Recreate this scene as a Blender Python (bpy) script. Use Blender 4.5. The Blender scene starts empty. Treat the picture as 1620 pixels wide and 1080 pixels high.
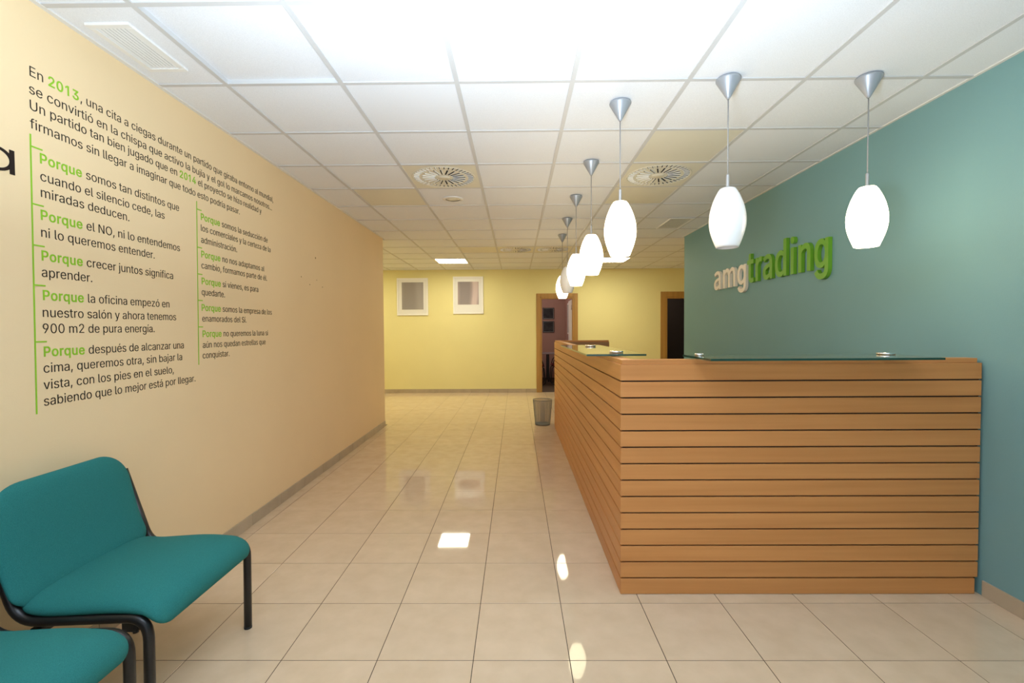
import bpy, bmesh, math, random
from mathutils import Vector, Matrix, Euler
from math import pi, sin, cos, radians

S = bpy.context.scene
C = S.collection
random.seed(7)

# ------------------------------------------------------------------ camera
CAM_H = 1.3696
CEIL = 2.6484
def make_camera():
    yaw, pitch, roll = -.009, -.0269, -.006
    cy, sy, cp, sp, cr, sr = cos(yaw), sin(yaw), cos(pitch), sin(pitch), cos(roll), sin(roll)
    fwd = Vector((sy*cp, cy*cp, sp)); right = Vector((cy, -sy, 0)); up = right.cross(fwd)
    r2 = right*cr + up*sr; u2 = up*cr - right*sr
    m = Matrix((r2, u2, -fwd)).transposed().to_4x4(); m.translation = (0, 0, CAM_H)
    c = bpy.data.cameras.new('camera'); c.sensor_width = 36; c.lens = 734.1/1620*36; c.clip_start = .02
    o = bpy.data.objects.new('camera', c); o.matrix_world = m; C.objects.link(o); S.camera = o
make_camera()

# ------------------------------------------------------------------ world, lights, exposure
S.view_settings.view_transform = 'Standard'; S.view_settings.look = 'None'
S.view_settings.gamma = 1; S.view_settings.use_curve_mapping = False
S.view_settings.exposure = 0.0
w = bpy.data.worlds.new('world'); S.world = w; w.use_nodes = True
w.node_tree.nodes['Background'].inputs[0].default_value = (.62, .75, 1, 1)
w.node_tree.nodes['Background'].inputs[1].default_value = 0.6
S.cycles.max_bounces = 10; S.cycles.diffuse_bounces = 6; S.cycles.glossy_bounces = 5
S.cycles.sample_clamp_indirect = 6; S.cycles.use_denoising = True

def area(name, loc, rot, size, power, col, sy=None, spread=pi):
    l = bpy.data.lights.new(name, 'AREA'); l.energy = power; l.color = col; l.size = size; l.spread = spread
    if sy: l.shape = 'RECTANGLE'; l.size_y = sy
    o = bpy.data.objects.new(name, l); o.location = loc; o.rotation_euler = rot; C.objects.link(o); return o
# the photographer's lamp, turned up to the ceiling above the camera
area('bounce_flash', (-.05, .55, 1.50), Euler((pi-.30, 0, 0)), .3, 106, (.70, .85, 1), spread=radians(150))
# added cool fill light behind the camera, at an assumed unseen opening
area('rear_fill', (.2, -2.45, 1.35), Euler((pi/2, 0, 0)), 3.2, 26, (.86, .93, 1), sy=2.1)
PENDANT_E, PANEL_E = 16.0, 32.0

# ------------------------------------------------------------------ materials
def mat(name, col, rough=.6, metal=0, spec=.5, emit=None, es=0, trans=0, ior=1.45, coat=0):
    m = bpy.data.materials.new(name); m.use_nodes = True; b = m.node_tree.nodes['Principled BSDF']
    b.inputs['Base Color'].default_value = (*col, 1); b.inputs['Roughness'].default_value = rough
    b.inputs['Metallic'].default_value = metal; b.inputs['Specular IOR Level'].default_value = spec
    b.inputs['IOR'].default_value = ior; b.inputs['Transmission Weight'].default_value = trans
    b.inputs['Coat Weight'].default_value = coat
    if emit: b.inputs['Emission Color'].default_value = (*emit, 1); b.inputs['Emission Strength'].default_value = es
    return m

def textured(name, col, rough, scale, amount, detail=4, bump=0, bscale=None, stretch=(1, 1, 1), rnd=.0, spec=.5, col2=None, rvar=0, bdist=.002):
    m = mat(name, col, rough, spec=spec); nt = m.node_tree; N = nt.nodes; L = nt.links; b = N['Principled BSDF']
    tc = N.new('ShaderNodeTexCoord'); oi = N.new('ShaderNodeObjectInfo'); mp = N.new('ShaderNodeMapping')
    geo = N.new('ShaderNodeNewGeometry')
    mp.inputs['Scale'].default_value = stretch
    ad = N.new('ShaderNodeVectorMath'); ad.operation = 'ADD'
    sc = N.new('ShaderNodeVectorMath'); sc.operation = 'SCALE'; sc.inputs['Scale'].default_value = 37 if rnd else 0
    cx = N.new('ShaderNodeCombineXYZ'); L.new(oi.outputs['Random'], cx.inputs[0]); L.new(oi.outputs['Random'], cx.inputs[2])
    L.new(cx.outputs[0], sc.inputs[0]); L.new(geo.outputs['Position'], ad.inputs[0]); L.new(sc.outputs[0], ad.inputs[1])
    L.new(ad.outputs[0], mp.inputs['Vector'])
    no = N.new('ShaderNodeTexNoise'); no.inputs['Scale'].default_value = scale; no.inputs['Detail'].default_value = detail
    L.new(mp.outputs[0], no.inputs['Vector'])
    mx = N.new('ShaderNodeMix'); mx.data_type = 'RGBA'
    c2 = col2 or tuple(c*(1-amount) for c in col)
    mx.inputs[6].default_value = (*c2, 1); mx.inputs[7].default_value = (*[min(1, c*(1+amount*.5)) for c in col], 1)
    mr = N.new('ShaderNodeMapRange'); mr.inputs[1].default_value = .3; mr.inputs[2].default_value = .7
    L.new(no.outputs[0], mr.inputs[0]); L.new(mr.outputs[0], mx.inputs[0])
    out = mx.outputs[2]
    if rnd:
        hs = N.new('ShaderNodeHueSaturation'); r2 = N.new('ShaderNodeMapRange')
        r2.inputs[3].default_value = 1-rnd; r2.inputs[4].default_value = 1+rnd
        L.new(oi.outputs['Random'], r2.inputs[0]); L.new(r2.outputs[0], hs.inputs['Value']); L.new(out, hs.inputs['Color']); out = hs.outputs[0]
    L.new(out, b.inputs['Base Color'])
    if rvar:
        r3 = N.new('ShaderNodeMapRange'); r3.inputs[3].default_value = rough-rvar; r3.inputs[4].default_value = rough+rvar
        L.new(no.outputs[0], r3.inputs[0]); L.new(r3.outputs[0], b.inputs['Roughness'])
    if bump:
        n2 = N.new('ShaderNodeTexNoise'); n2.inputs['Scale'].default_value = bscale or scale*4; n2.inputs['Detail'].default_value = 3
        L.new(mp.outputs[0], n2.inputs['Vector'])
        bp = N.new('ShaderNodeBump'); bp.inputs['Strength'].default_value = bump; bp.inputs['Distance'].default_value = bdist
        L.new(n2.outputs[0], bp.inputs['Height']); L.new(bp.outputs[0], b.inputs['Normal'])
    return m

M = {}
M['cream'] = textured('cream_paint', (.835, .642, .383), .75, 1.2, .03, bump=.15, bscale=160)
M['yellow'] = textured('yellow_paint', (.775, .695, .335), .75, 1.2, .03, bump=.12, bscale=160)
M['teal'] = textured('teal_paint', (.185, .35, .362), .62, 1.2, .04, bump=.15, bscale=160)
M['mauve'] = textured('mauve_paint', (.42, .26, .215), .8, 2, .03)
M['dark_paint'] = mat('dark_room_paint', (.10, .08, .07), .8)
M['plaster'] = mat('white_plaster', (.75, .75, .74), .8)
M['tile'] = textured('floor_tile_glaze', (.665, .51, .355), .035, 9, .1, detail=6, rnd=.02, spec=.5, col2=(.63, .475, .32), rvar=.01)
M['grout'] = mat('brown_grout', (.07, .045, .028), .9)
M['skirt'] = textured('skirting_tile_glaze', (.45, .36, .25), .3, 6, .12, rnd=.04)
M['ctile'] = textured('ceiling_tile_mineral', (.775, .795, .83), .9, 260, .07, detail=2, bump=.25, bscale=320, rnd=.012)
M['ctile_metal'] = textured('ceiling_plate_enamel', (.70, .67, .56), .5, 4, .02)
M['rail'] = mat('ceiling_rail_enamel', (.56, .56, .56), .55)
M['trimwhite'] = mat('white_trim', (.72, .71, .68), .6)
M['void'] = mat('dark_slot', (.02, .018, .015), .9)
M['panel'] = mat('panel_diffuser', (.9, .9, .85), .5, emit=(1, .96, .72), es=PANEL_E)
M['white_enamel'] = mat('white_enamel', (.78, .78, .76), .45)
M['opal_lit'] = mat('opal_glass_lit', (.9, .88, .82), .25, emit=(1, .83, .56), es=PENDANT_E)
M['opal_off'] = mat('opal_glass_unlit', (.95, .945, .93), .28)
M['opal_off'].node_tree.nodes['Principled BSDF'].inputs['Subsurface Weight'].default_value = .4
M['opal_off'].node_tree.nodes['Principled BSDF'].inputs['Subsurface Radius'].default_value = (.05, .05, .05)
M['grey_plastic'] = mat('grey_satin_metal', (.36, .38, .41), .38, metal=.35)
M['steel'] = mat('brushed_steel', (.62, .62, .62), .3, metal=.9)
M['cable'] = mat('grey_cable', (.30, .29, .28), .5)
M['chrome'] = mat('chrome', (.85, .84, .82), .12, metal=1)
M['wood'] = textured('beech_veneer', (.60, .27, .088), .42, 1.0, .1, detail=6, stretch=(.9, .9, 26), rnd=.035, bump=.04, bscale=6, spec=.35, col2=(.53, .225, .068))
M['wood_in'] = textured('beech_panel', (.36, .19, .085), .5, 1.0, .12, detail=5, stretch=(1.2, 1.2, 42))
M['doorwood'] = textured('oak_veneer', (.40, .215, .055), .45, 1.0, .16, detail=6, stretch=(30, 30, 1.2))
M['black_gap'] = mat('dark_backing', (.035, .022, .014), .8)
M['glass'] = mat('clear_glass', (.86, .95, .91), .01, trans=1, ior=1.5)
M['glass_edge'] = mat('green_glass_edge', (.012, .06, .042), .12)
M['fabric'] = textured('teal_fabric', (.024, .178, .168), .92, 500, .22, detail=2, bump=.5, bscale=900, spec=.25)
M['black'] = mat('black_paint', (.013, .012, .012), .32)
M['rubber'] = mat('black_rubber', (.02, .02, .02), .7)
M['ink'] = mat('dark_brown_vinyl', (.022, .014, .011), .8, spec=.2)
M['green'] = mat('green_vinyl', (.27, .53, .025), .7, spec=.3)
M['letter_green'] = mat('green_foam_lacquer', (.14, .37, .02), .4)
M['letter_cream'] = mat('cream_foam_lacquer', (.88, .80, .68), .45)
M['mesh_metal'] = mat('grey_wire_mesh', (.24, .25, .24), .45, metal=.5)
M['frame_white'] = mat('white_frame', (.86, .84, .82), .45)
M['mount'] = mat('picture_mount', (.80, .78, .76), .35, coat=1)
M['pic_dark'] = textured('dark_photo_print', (.03, .032, .035), .7, 9, .7, col2=(.012, .012, .014))
M['red'] = mat('red_fabric', (.16, .02, .02), .8)
M['tabletop'] = mat('grey_laminate', (.28, .24, .26), .4)
def picture_mat(name, a, b_, c_, seed):
    m = mat(name, a, .12); nt = m.node_tree; N = nt.nodes; L = nt.links
    g = N.new('ShaderNodeNewGeometry'); n = N.new('ShaderNodeTexWave'); n.inputs['Scale'].default_value = .7
    n.inputs['Distortion'].default_value = 3; n.inputs['Detail'].default_value = 1; n.inputs['Detail Scale'].default_value = .8; n.inputs['Phase Offset'].default_value = seed
    L.new(g.outputs['Position'], n.inputs['Vector']); r = N.new('ShaderNodeValToRGB')
    r.color_ramp.elements[0].color = (*a, 1); r.color_ramp.elements[0].position = .35
    r.color_ramp.elements[1].color = (*c_, 1); r.color_ramp.elements[1].position = .95
    e = r.color_ramp.elements.new(.7); e.color = (*b_, 1)
    L.new(n.outputs['Color'], r.inputs[0]); L.new(r.outputs[0], N['Principled BSDF'].inputs['Base Color']); return m
M['pic_a'] = picture_mat('grey_print', (.30, .27, .27), (.33, .30, .30), (.36, .33, .33), 1)
M['pic_b'] = picture_mat('grey_rose_print', (.30, .26, .27), (.38, .31, .32), (.62, .50, .50), 4)

# ------------------------------------------------------------------ helpers
def me(bm, name, m, smooth=False):
    bmesh.ops.recalc_face_normals(bm, faces=bm.faces[:])
    d = bpy.data.meshes.new(name); bm.to_mesh(d); bm.free()
    for k in (m if isinstance(m, (list, tuple)) else [m]): d.materials.append(k)
    if smooth:
        for p in d.polygons: p.use_smooth = True
    return d
def obj(name, data, parent=None, loc=None, kind=None, label=None):
    o = bpy.data.objects.new(name, data); C.objects.link(o)
    if parent: o.parent = parent
    if loc is not None: o.location = loc
    if kind: o['kind'] = kind
    if label: o['label'] = label
    return o
def thing(name, label, cat, loc=(0, 0, 0), rz=0, group=None, data=None):
    o = bpy.data.objects.new(name, data); C.objects.link(o); o.location = loc; o.rotation_euler = (0, 0, rz)
    o['label'] = label; o['category'] = cat
    if group: o['group'] = group
    return o
def bx(bm, x0, x1, y0, y1, z0, z1, mi=0, bev=0):
    vs = [bm.verts.new(p) for p in ((x0, y0, z0), (x1, y0, z0), (x1, y1, z0), (x0, y1, z0), (x0, y0, z1), (x1, y0, z1), (x1, y1, z1), (x0, y1, z1))]
    fs = [bm.faces.new([vs[i] for i in f]) for f in ((0, 3, 2, 1), (4, 5, 6, 7), (0, 1, 5, 4), (1, 2, 6, 5), (2, 3, 7, 6), (3, 0, 4, 7))]
    for f in fs: f.material_index = mi
    if bev:
        es = list({e for f in fs for e in f.edges})
        r = bmesh.ops.bevel(bm, geom=es, offset=bev, segments=1, affect='EDGES')
        for f in r['faces']: f.material_index = mi
    return fs
def box(name, m, x0, x1, y0, y1, z0, z1, parent=None, kind=None, bev=0, label=None):
    bm = bmesh.new(); bx(bm, x0, x1, y0, y1, z0, z1, bev=bev)
    return obj(name, me(bm, name, m), parent, kind=kind, label=label)
def prism(bm, pts, z0, z1, bev=0, mi=0):
    a = [bm.verts.new((x, y, z0)) for x, y in pts]; b = [bm.verts.new((x, y, z1)) for x, y in pts]; n = len(pts)
    fs = [bm.faces.new(a[::-1]), bm.faces.new(b)] + [bm.faces.new((a[i], a[(i+1) % n], b[(i+1) % n], b[i])) for i in range(n)]
    for f in fs: f.material_index = mi
    if bev:
        r = bmesh.ops.bevel(bm, geom=list({e for f in fs for e in f.edges}), offset=bev, segments=1, affect='EDGES')
        for f in r['faces']: f.material_index = mi
def lathe(bm, prof, seg=32, cx=0, cy=0, mi=0, caps=True):
    rings = []
    for r, z in prof:
        rings.append([bm.verts.new((cx+r*cos(2*pi*i/seg), cy+r*sin(2*pi*i/seg), z)) for i in range(seg)])
    for a, b in zip(rings, rings[1:]):
        for i in range(seg):
            f = bm.faces.new((a[i], a[(i+1) % seg], b[(i+1) % seg], b[i])); f.material_index = mi; f.smooth = True
    if caps:
        for r_ in (rings[0], rings[-1]):
            f = bm.faces.new(r_); f.material_index = mi
def fillet(pts, rad, n=6):
    P = [Vector(p) for p in pts]; out = [P[0]]
    for a, b, c in zip(P, P[1:], P[2:]):
        u, v = (a-b), (c-b); d = min(rad, u.length*.49, v.length*.49); p, q = b+u.normalized()*d, b+v.normalized()*d
        for i in range(n+1):
            t = i/n; out.append(p*(1-t)**2 + b*2*t*(1-t) + q*t*t)
    out.append(P[-1]); return out
def sweep(bm, pts, rx, ry=None, seg=12, ref=Vector((0, 1, 0)), mi=0):
    ry = ry or rx; rings = []
    for i, p in enumerate(pts):
        t = ((pts[min(i+1, len(pts)-1)]-pts[max(i-1, 0)])).normalized()
        a = t.cross(ref)
        a = a.normalized() if a.length > 1e-4 else t.orthogonal().normalized()
        b = t.cross(a).normalized()
        rings.append([bm.verts.new(p+a*rx*cos(2*pi*k/seg)+b*ry*sin(2*pi*k/seg)) for k in range(seg)])
    for a, b in zip(rings, rings[1:]):
        for k in range(seg):
            f = bm.faces.new((a[k], a[(k+1) % seg], b[(k+1) % seg], b[k])); f.smooth = True; f.material_index = mi
    for r_ in (rings[0], rings[-1]): bm.faces.new(r_).material_index = mi

# ------------------------------------------------------------------ lettering: glyph outlines as plain data
# per character: advance, then closed outlines as x, y, x, y ... in thousandths of an em
GLYPH_TEXT = {
' ': (188, []),
',': (188, [[38,-120,68,71,137,71,84,-120]]),
'.': (188, [[96,-4,78,-1,63,9,53,24,50,41,53,58,63,74,78,84,96,86,113,84,128,74,138,58,141,41,138,24,128,9,113,-1]]),
'0': (453, [[226,-7,200,-5,174,1,151,10,130,24,111,41,94,62,80,86,69,114,60,144,53,178,49,214,48,254,49,294,53,330,60,364,69,395,81,422,95,446,112,467,130,484,152,498,174,508,200,514,226,516,254,514,279,508,302,498,323,484,342,467,358,446,372,422,384,395,394,364,400,330,404,294,406,254,404,214,400,178,394,144,384,114,372,86,358,62,342,41,324,24,302,10,279,1,254,-5], [226,50,244,51,261,56,276,63,290,74,302,87,314,104,322,122,330,144,336,168,340,194,343,223,344,254,343,286,340,314,336,341,330,365,322,386,314,406,302,422,290,435,276,446,261,454,244,458,226,460,208,458,192,454,177,446,163,435,150,422,140,406,131,386,123,365,117,341,112,314,110,286,110,254,110,223,112,194,117,168,123,144,131,122,140,104,150,87,163,74,177,63,192,56,208,51]]),
'1': (453, [[76,0,76,54,391,54,391,0], [276,508,276,0,212,0,212,448,210,448,86,358,86,427,198,508]]),
'2': (453, [[64,0,64,48,234,228,282,282,299,305,310,326,318,348,320,372,317,397,308,418,292,436,273,449,250,457,224,460,196,456,172,448,153,433,139,414,130,390,127,362,66,362,67,384,70,405,77,424,86,442,98,458,110,473,126,486,143,496,162,504,182,510,202,514,225,516,247,514,268,511,288,505,306,496,322,486,338,474,350,460,361,445,370,428,376,411,380,392,381,372,378,344,371,318,365,304,357,290,348,274,336,258,267,180,152,60,152,56,389,56,389,0]]),
'3': (453, [[218,-7,195,-6,174,-2,152,2,132,10,114,19,98,30,83,42,70,58,60,74,52,92,46,111,44,132,110,132,115,108,126,87,144,71,165,59,190,52,218,50,248,52,275,61,298,74,314,93,326,116,329,145,326,172,316,196,299,217,274,234,260,240,242,244,222,246,201,248,156,248,156,299,288,448,288,452,70,452,70,508,372,508,372,460,212,278,212,289,238,290,264,288,287,284,308,276,328,266,344,253,359,239,371,222,380,204,388,186,392,166,393,145,392,123,388,103,380,84,370,66,358,50,344,36,327,23,308,12,288,4,266,-2,243,-6]]),
'4': (453, [[40,106,40,158,247,508,310,508,108,166,108,162,413,162,413,106], [282,0,282,121,282,146,282,318,343,318,343,0]]),
'9': (453, [[226,516,249,514,271,510,291,504,310,494,328,482,343,468,356,452,368,434,377,414,384,394,388,371,389,347,388,328,385,310,380,290,372,270,363,248,350,224,334,198,315,168,200,0,130,0,302,248,308,248,299,234,288,221,274,210,256,202,238,196,218,194,196,196,174,200,155,206,137,214,120,225,106,238,94,252,83,269,74,288,68,307,64,328,64,352,65,375,69,396,76,417,84,436,96,454,110,470,125,483,142,494,162,504,182,510,204,514], [226,460,198,456,174,446,154,430,138,408,128,381,126,352,128,322,138,296,154,274,174,258,198,247,226,244,254,247,278,257,299,274,314,295,324,321,328,350,324,380,314,407,299,429,279,446,254,456]]),
'E': (418, [[60,0,60,508,372,508,372,452,124,452,124,286,356,286,356,228,124,228,124,57,375,57,375,0]]),
'N': (524, [[60,0,60,508,136,508,343,182,363,150,388,106,414,55,405,54,400,108,399,157,399,195,399,508,464,508,464,0,387,0,202,290,178,330,148,381,108,452,119,454,122,384,124,328,125,291,125,0]]),
'O': (534, [[267,-7,235,-5,205,1,177,11,150,25,126,42,104,64,86,88,70,115,57,146,48,179,42,216,40,254,42,293,48,329,57,362,70,393,86,420,104,445,126,466,150,484,177,498,205,508,235,514,267,516,299,514,329,508,357,498,384,484,408,466,429,445,448,420,464,393,476,362,486,329,491,293,493,254,491,216,486,179,476,146,464,115,448,88,429,64,408,42,384,25,357,11,329,1,299,-5], [267,53,289,54,310,58,330,66,350,76,367,89,382,104,396,123,408,144,418,168,424,194,429,223,430,254,429,286,424,314,418,341,408,364,396,386,382,404,367,420,350,432,330,443,310,450,289,454,267,456,244,454,224,450,204,442,184,432,166,420,151,404,137,386,126,364,116,340,109,314,105,286,104,254,105,223,109,194,116,168,126,144,137,123,151,105,166,89,184,76,204,66,224,58,244,54]]),
'P': (444, [[60,0,60,508,235,508,264,508,289,504,312,496,332,488,350,476,366,462,379,447,390,430,398,411,404,391,408,370,408,348,408,326,404,304,398,284,390,266,379,248,366,232,350,219,332,207,312,198,289,191,264,187,235,186,110,186,110,242,232,242,252,244,268,246,284,250,297,256,318,272,333,294,342,319,344,348,342,376,333,402,318,422,297,438,284,444,268,448,251,451,232,452,124,452,124,0]]),
'S': (446, [[224,-9,197,-8,172,-4,149,2,128,9,108,19,91,31,76,44,64,60,54,77,46,96,41,116,38,136,104,136,110,110,124,88,142,71,166,58,194,52,224,49,240,50,256,52,272,56,286,60,310,74,330,92,342,114,346,140,342,162,332,179,316,193,296,204,245,222,184,240,154,249,128,260,105,274,86,289,71,306,60,326,54,348,52,372,54,394,58,413,65,431,75,448,88,463,102,476,119,488,138,498,158,506,180,511,203,514,227,516,252,514,274,511,296,506,316,498,334,488,350,476,365,464,377,448,387,432,394,416,399,397,401,378,338,378,334,396,326,412,316,426,302,438,286,446,268,453,247,457,225,458,194,456,168,448,145,435,128,418,118,398,115,376,119,352,131,334,148,319,170,308,212,294,264,280,312,264,336,252,358,238,378,220,394,198,400,185,405,170,408,156,408,138,407,118,403,99,396,80,386,64,374,48,360,34,343,21,324,10,302,2,278,-4,252,-8]]),
'U': (517, [[259,-8,230,-6,202,-2,178,5,154,16,133,28,114,44,98,60,84,80,74,101,66,124,62,148,60,173,60,508,124,508,124,178,126,160,128,144,134,128,140,113,150,100,160,88,173,77,187,68,203,61,220,56,238,52,259,52,279,52,298,56,315,61,330,68,344,77,357,88,368,100,376,113,384,128,388,144,392,160,392,178,392,508,457,508,457,173,456,148,451,124,444,101,432,80,419,60,403,44,384,28,364,16,340,5,315,-2,288,-6]]),
'a': (389, [[160,-8,142,-8,126,-5,110,-1,94,5,80,12,68,22,57,32,48,44,40,58,34,74,32,90,30,108,34,138,43,161,58,179,78,193,100,204,126,210,178,220,234,226,252,230,266,235,273,242,276,254,276,256,274,278,266,296,256,311,240,322,220,328,196,331,170,328,149,322,132,312,118,301,107,288,100,274,41,291,48,308,57,322,67,335,78,346,91,356,104,364,118,370,133,376,148,380,164,382,178,384,194,384,239,380,263,372,286,360,306,344,322,320,328,306,333,290,336,272,336,252,336,0,276,0,276,52,272,52,252,24,236,12,216,1,190,-6], [170,46,202,48,228,58,248,74,264,93,272,115,276,138,276,190,260,182,232,176,200,171,176,168,134,158,117,150,104,140,94,124,92,105,94,87,102,72,114,60,130,52,149,47]]),
'b': (424, [[230,-8,198,-5,172,4,152,16,138,31,118,58,112,58,112,0,52,0,52,508,114,508,114,319,118,319,138,346,152,360,172,372,196,382,229,384,252,383,274,378,294,371,313,360,330,348,346,332,358,314,370,292,378,270,385,244,389,218,390,189,389,160,385,132,379,108,370,84,359,64,346,46,330,30,313,16,294,6,274,-2,252,-6], [220,47,237,48,252,52,266,58,280,66,290,76,300,88,309,102,316,116,321,133,325,151,328,170,328,190,328,209,325,228,322,245,316,261,309,276,301,290,291,302,280,312,267,320,253,325,238,328,220,330,204,328,188,326,174,320,161,312,150,302,140,291,132,278,125,263,120,246,116,229,114,210,112,190,114,169,116,150,120,132,125,115,132,100,140,86,150,75,162,65,174,57,188,52,204,48]]),
'c': (396, [[207,-8,182,-6,159,-2,137,6,117,16,98,30,82,46,68,64,56,85,46,108,40,132,36,159,34,188,36,216,40,243,46,268,56,291,68,312,82,330,98,346,117,360,137,370,159,378,182,383,207,384,234,382,260,377,284,368,305,356,324,340,340,322,352,300,362,277,303,262,290,289,270,310,242,325,207,330,190,328,173,325,158,319,145,310,134,300,124,288,115,274,108,258,103,242,100,224,97,206,96,188,97,169,100,151,103,134,108,118,115,102,124,88,134,76,145,66,158,58,173,52,190,48,207,46,242,52,270,66,292,88,304,117,363,102,354,78,341,56,325,38,306,22,284,8,260,0,235,-6]]),
'd': (424, [[196,-8,172,-6,150,-2,130,6,112,16,94,30,79,46,66,64,54,84,46,108,40,132,36,160,34,189,36,218,40,244,46,270,55,292,66,314,80,332,94,348,112,360,130,371,151,378,172,383,196,384,228,382,253,372,272,360,288,346,306,319,310,319,310,508,372,508,372,0,312,0,312,58,306,58,287,31,272,16,252,4,227,-5], [204,47,221,48,236,52,250,57,263,65,274,75,284,86,292,100,300,115,305,132,308,150,311,169,312,190,311,210,308,229,305,246,300,263,293,278,284,291,274,302,264,312,250,320,236,326,221,328,204,330,188,328,172,325,158,320,144,312,134,302,124,290,115,276,108,261,103,245,100,228,97,209,96,190,97,170,100,151,103,133,108,116,116,102,124,88,134,76,145,66,158,58,172,52,188,48]]),
'e': (404, [[212,-8,186,-6,160,-2,138,6,117,16,98,30,82,46,68,64,56,85,46,108,40,132,36,158,34,187,36,215,40,242,46,266,56,290,67,311,81,330,97,346,115,360,135,370,157,378,180,383,205,384,220,384,236,382,251,378,266,374,280,368,294,360,307,352,319,341,330,328,340,315,350,299,357,282,363,262,368,242,370,219,371,194,371,170,75,170,75,221,338,221,310,202,309,220,306,238,303,254,298,268,283,294,262,314,236,326,205,330,188,329,173,326,159,320,146,314,124,294,109,270,99,242,96,211,96,178,97,158,100,138,104,122,110,106,118,92,128,80,138,70,151,62,164,54,180,50,196,47,212,46,234,48,254,52,271,61,286,72,297,88,306,106,365,91,353,63,335,40,324,29,312,20,298,12,282,4,266,-1,250,-5,231,-8]]),
'f': (254, [[228,380,228,327,6,327,6,380], [80,0,80,432,84,462,96,486,113,505,135,519,160,527,188,530,222,527,242,521,228,468,215,472,194,474,170,470,154,460,145,442,142,418,142,0]]),
'g': (425, [[207,-150,186,-150,168,-148,150,-144,134,-140,106,-127,82,-110,64,-90,50,-70,102,-40,122,-66,136,-78,154,-88,178,-95,207,-98,229,-96,249,-92,266,-85,282,-75,295,-62,304,-46,310,-28,312,-6,312,68,306,68,286,42,272,28,252,16,227,8,195,5,172,6,152,10,132,17,112,26,96,39,80,54,66,70,55,90,46,112,40,136,36,162,34,191,36,220,40,246,46,270,55,294,66,314,80,332,95,348,112,360,132,371,152,378,173,383,196,384,228,382,254,373,273,360,288,346,308,319,313,319,313,380,372,380,372,-9,371,-32,367,-54,360,-73,350,-90,338,-104,324,-117,308,-128,290,-136,271,-142,251,-147,230,-150], [205,59,222,60,237,63,251,68,264,75,284,94,300,121,306,136,310,154,312,172,312,192,312,212,310,230,306,248,300,264,293,278,285,292,275,302,264,312,252,320,237,326,222,328,205,330,188,328,172,325,158,320,145,312,134,302,124,290,116,277,108,262,103,246,100,230,97,212,96,192,97,173,100,155,104,138,108,122,124,96,146,76,158,68,172,63,188,60]]),
'h': (410, [[114,226,114,0,52,0,52,508,114,508,114,288,102,288,112,312,124,332,137,349,152,362,169,372,187,379,206,383,228,384,246,384,264,380,280,376,295,368,309,360,321,348,332,336,340,321,348,304,353,284,356,264,357,240,357,0,296,0,296,235,294,256,290,274,283,291,273,304,260,315,246,323,229,328,210,329,184,326,161,318,142,303,126,282,117,258]]),
'i': (166, [[52,0,52,380,114,380,114,0], [84,443,68,446,54,454,44,468,42,483,44,499,54,512,68,521,84,524,100,521,114,512,123,499,126,483,123,468,114,454,100,446]]),
'j': (166, [[52,380,114,380,114,-30,113,-47,111,-62,107,-77,102,-90,86,-113,64,-129,52,-135,38,-140,22,-142,4,-142,-10,-142,-10,-86,2,-86,25,-83,40,-72,50,-54,52,-29], [84,443,67,446,54,454,44,468,41,483,44,499,54,512,67,521,84,524,100,521,114,512,123,499,126,483,123,468,114,454,100,446]]),
'l': (189, [[140,-2,118,-1,101,3,86,10,74,20,64,32,58,48,54,64,52,84,52,508,114,508,114,98,116,76,120,62,130,54,146,52,160,52,170,54,180,2,162,-1]]),
'm': (610, [[52,0,52,380,112,380,112,296,108,296,118,323,132,346,151,364,172,376,195,384,219,386,239,384,257,380,273,372,288,360,299,347,309,332,316,314,321,294,312,294,322,321,337,343,357,362,380,375,408,384,436,386,453,385,468,382,483,378,497,372,510,364,522,354,532,342,540,328,548,313,553,296,556,276,557,255,557,0,496,0,496,254,494,273,490,289,482,302,472,312,448,326,418,330,394,328,374,320,358,307,346,290,338,270,336,247,336,0,274,0,274,260,269,288,253,311,229,326,200,330,178,328,158,320,140,307,126,289,116,266,114,238,114,0]]),
'n': (410, [[114,226,114,0,52,0,52,380,112,380,112,288,102,288,112,312,124,332,137,349,152,362,169,372,187,379,206,383,228,384,246,384,264,380,280,376,295,368,308,360,321,348,332,336,340,321,348,304,353,284,356,264,357,240,357,0,296,0,296,235,294,256,290,274,283,291,273,304,260,315,246,323,229,328,210,329,184,326,161,318,142,303,126,282,117,258]]),
'o': (415, [[207,-8,182,-6,159,-2,137,6,117,16,98,30,82,46,68,64,56,85,46,108,40,132,36,159,34,188,36,216,40,243,46,268,56,291,68,312,82,330,98,346,117,360,137,370,159,378,182,383,207,384,232,383,256,378,278,370,298,360,317,346,334,330,348,312,360,291,369,268,376,243,380,216,381,188,380,159,376,132,369,108,360,85,348,64,334,46,317,30,298,16,278,6,256,-2,232,-6], [207,46,226,48,242,52,257,58,270,66,282,76,292,88,300,102,307,118,312,134,316,151,318,169,319,188,318,206,316,224,312,242,307,258,300,274,292,288,282,300,270,310,257,319,242,325,226,328,207,330,190,328,173,325,158,319,145,310,134,300,124,288,115,274,108,258,103,242,100,224,97,206,96,188,97,169,100,151,103,134,108,118,115,102,124,88,134,76,145,66,158,58,173,52,190,48]]),
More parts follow.
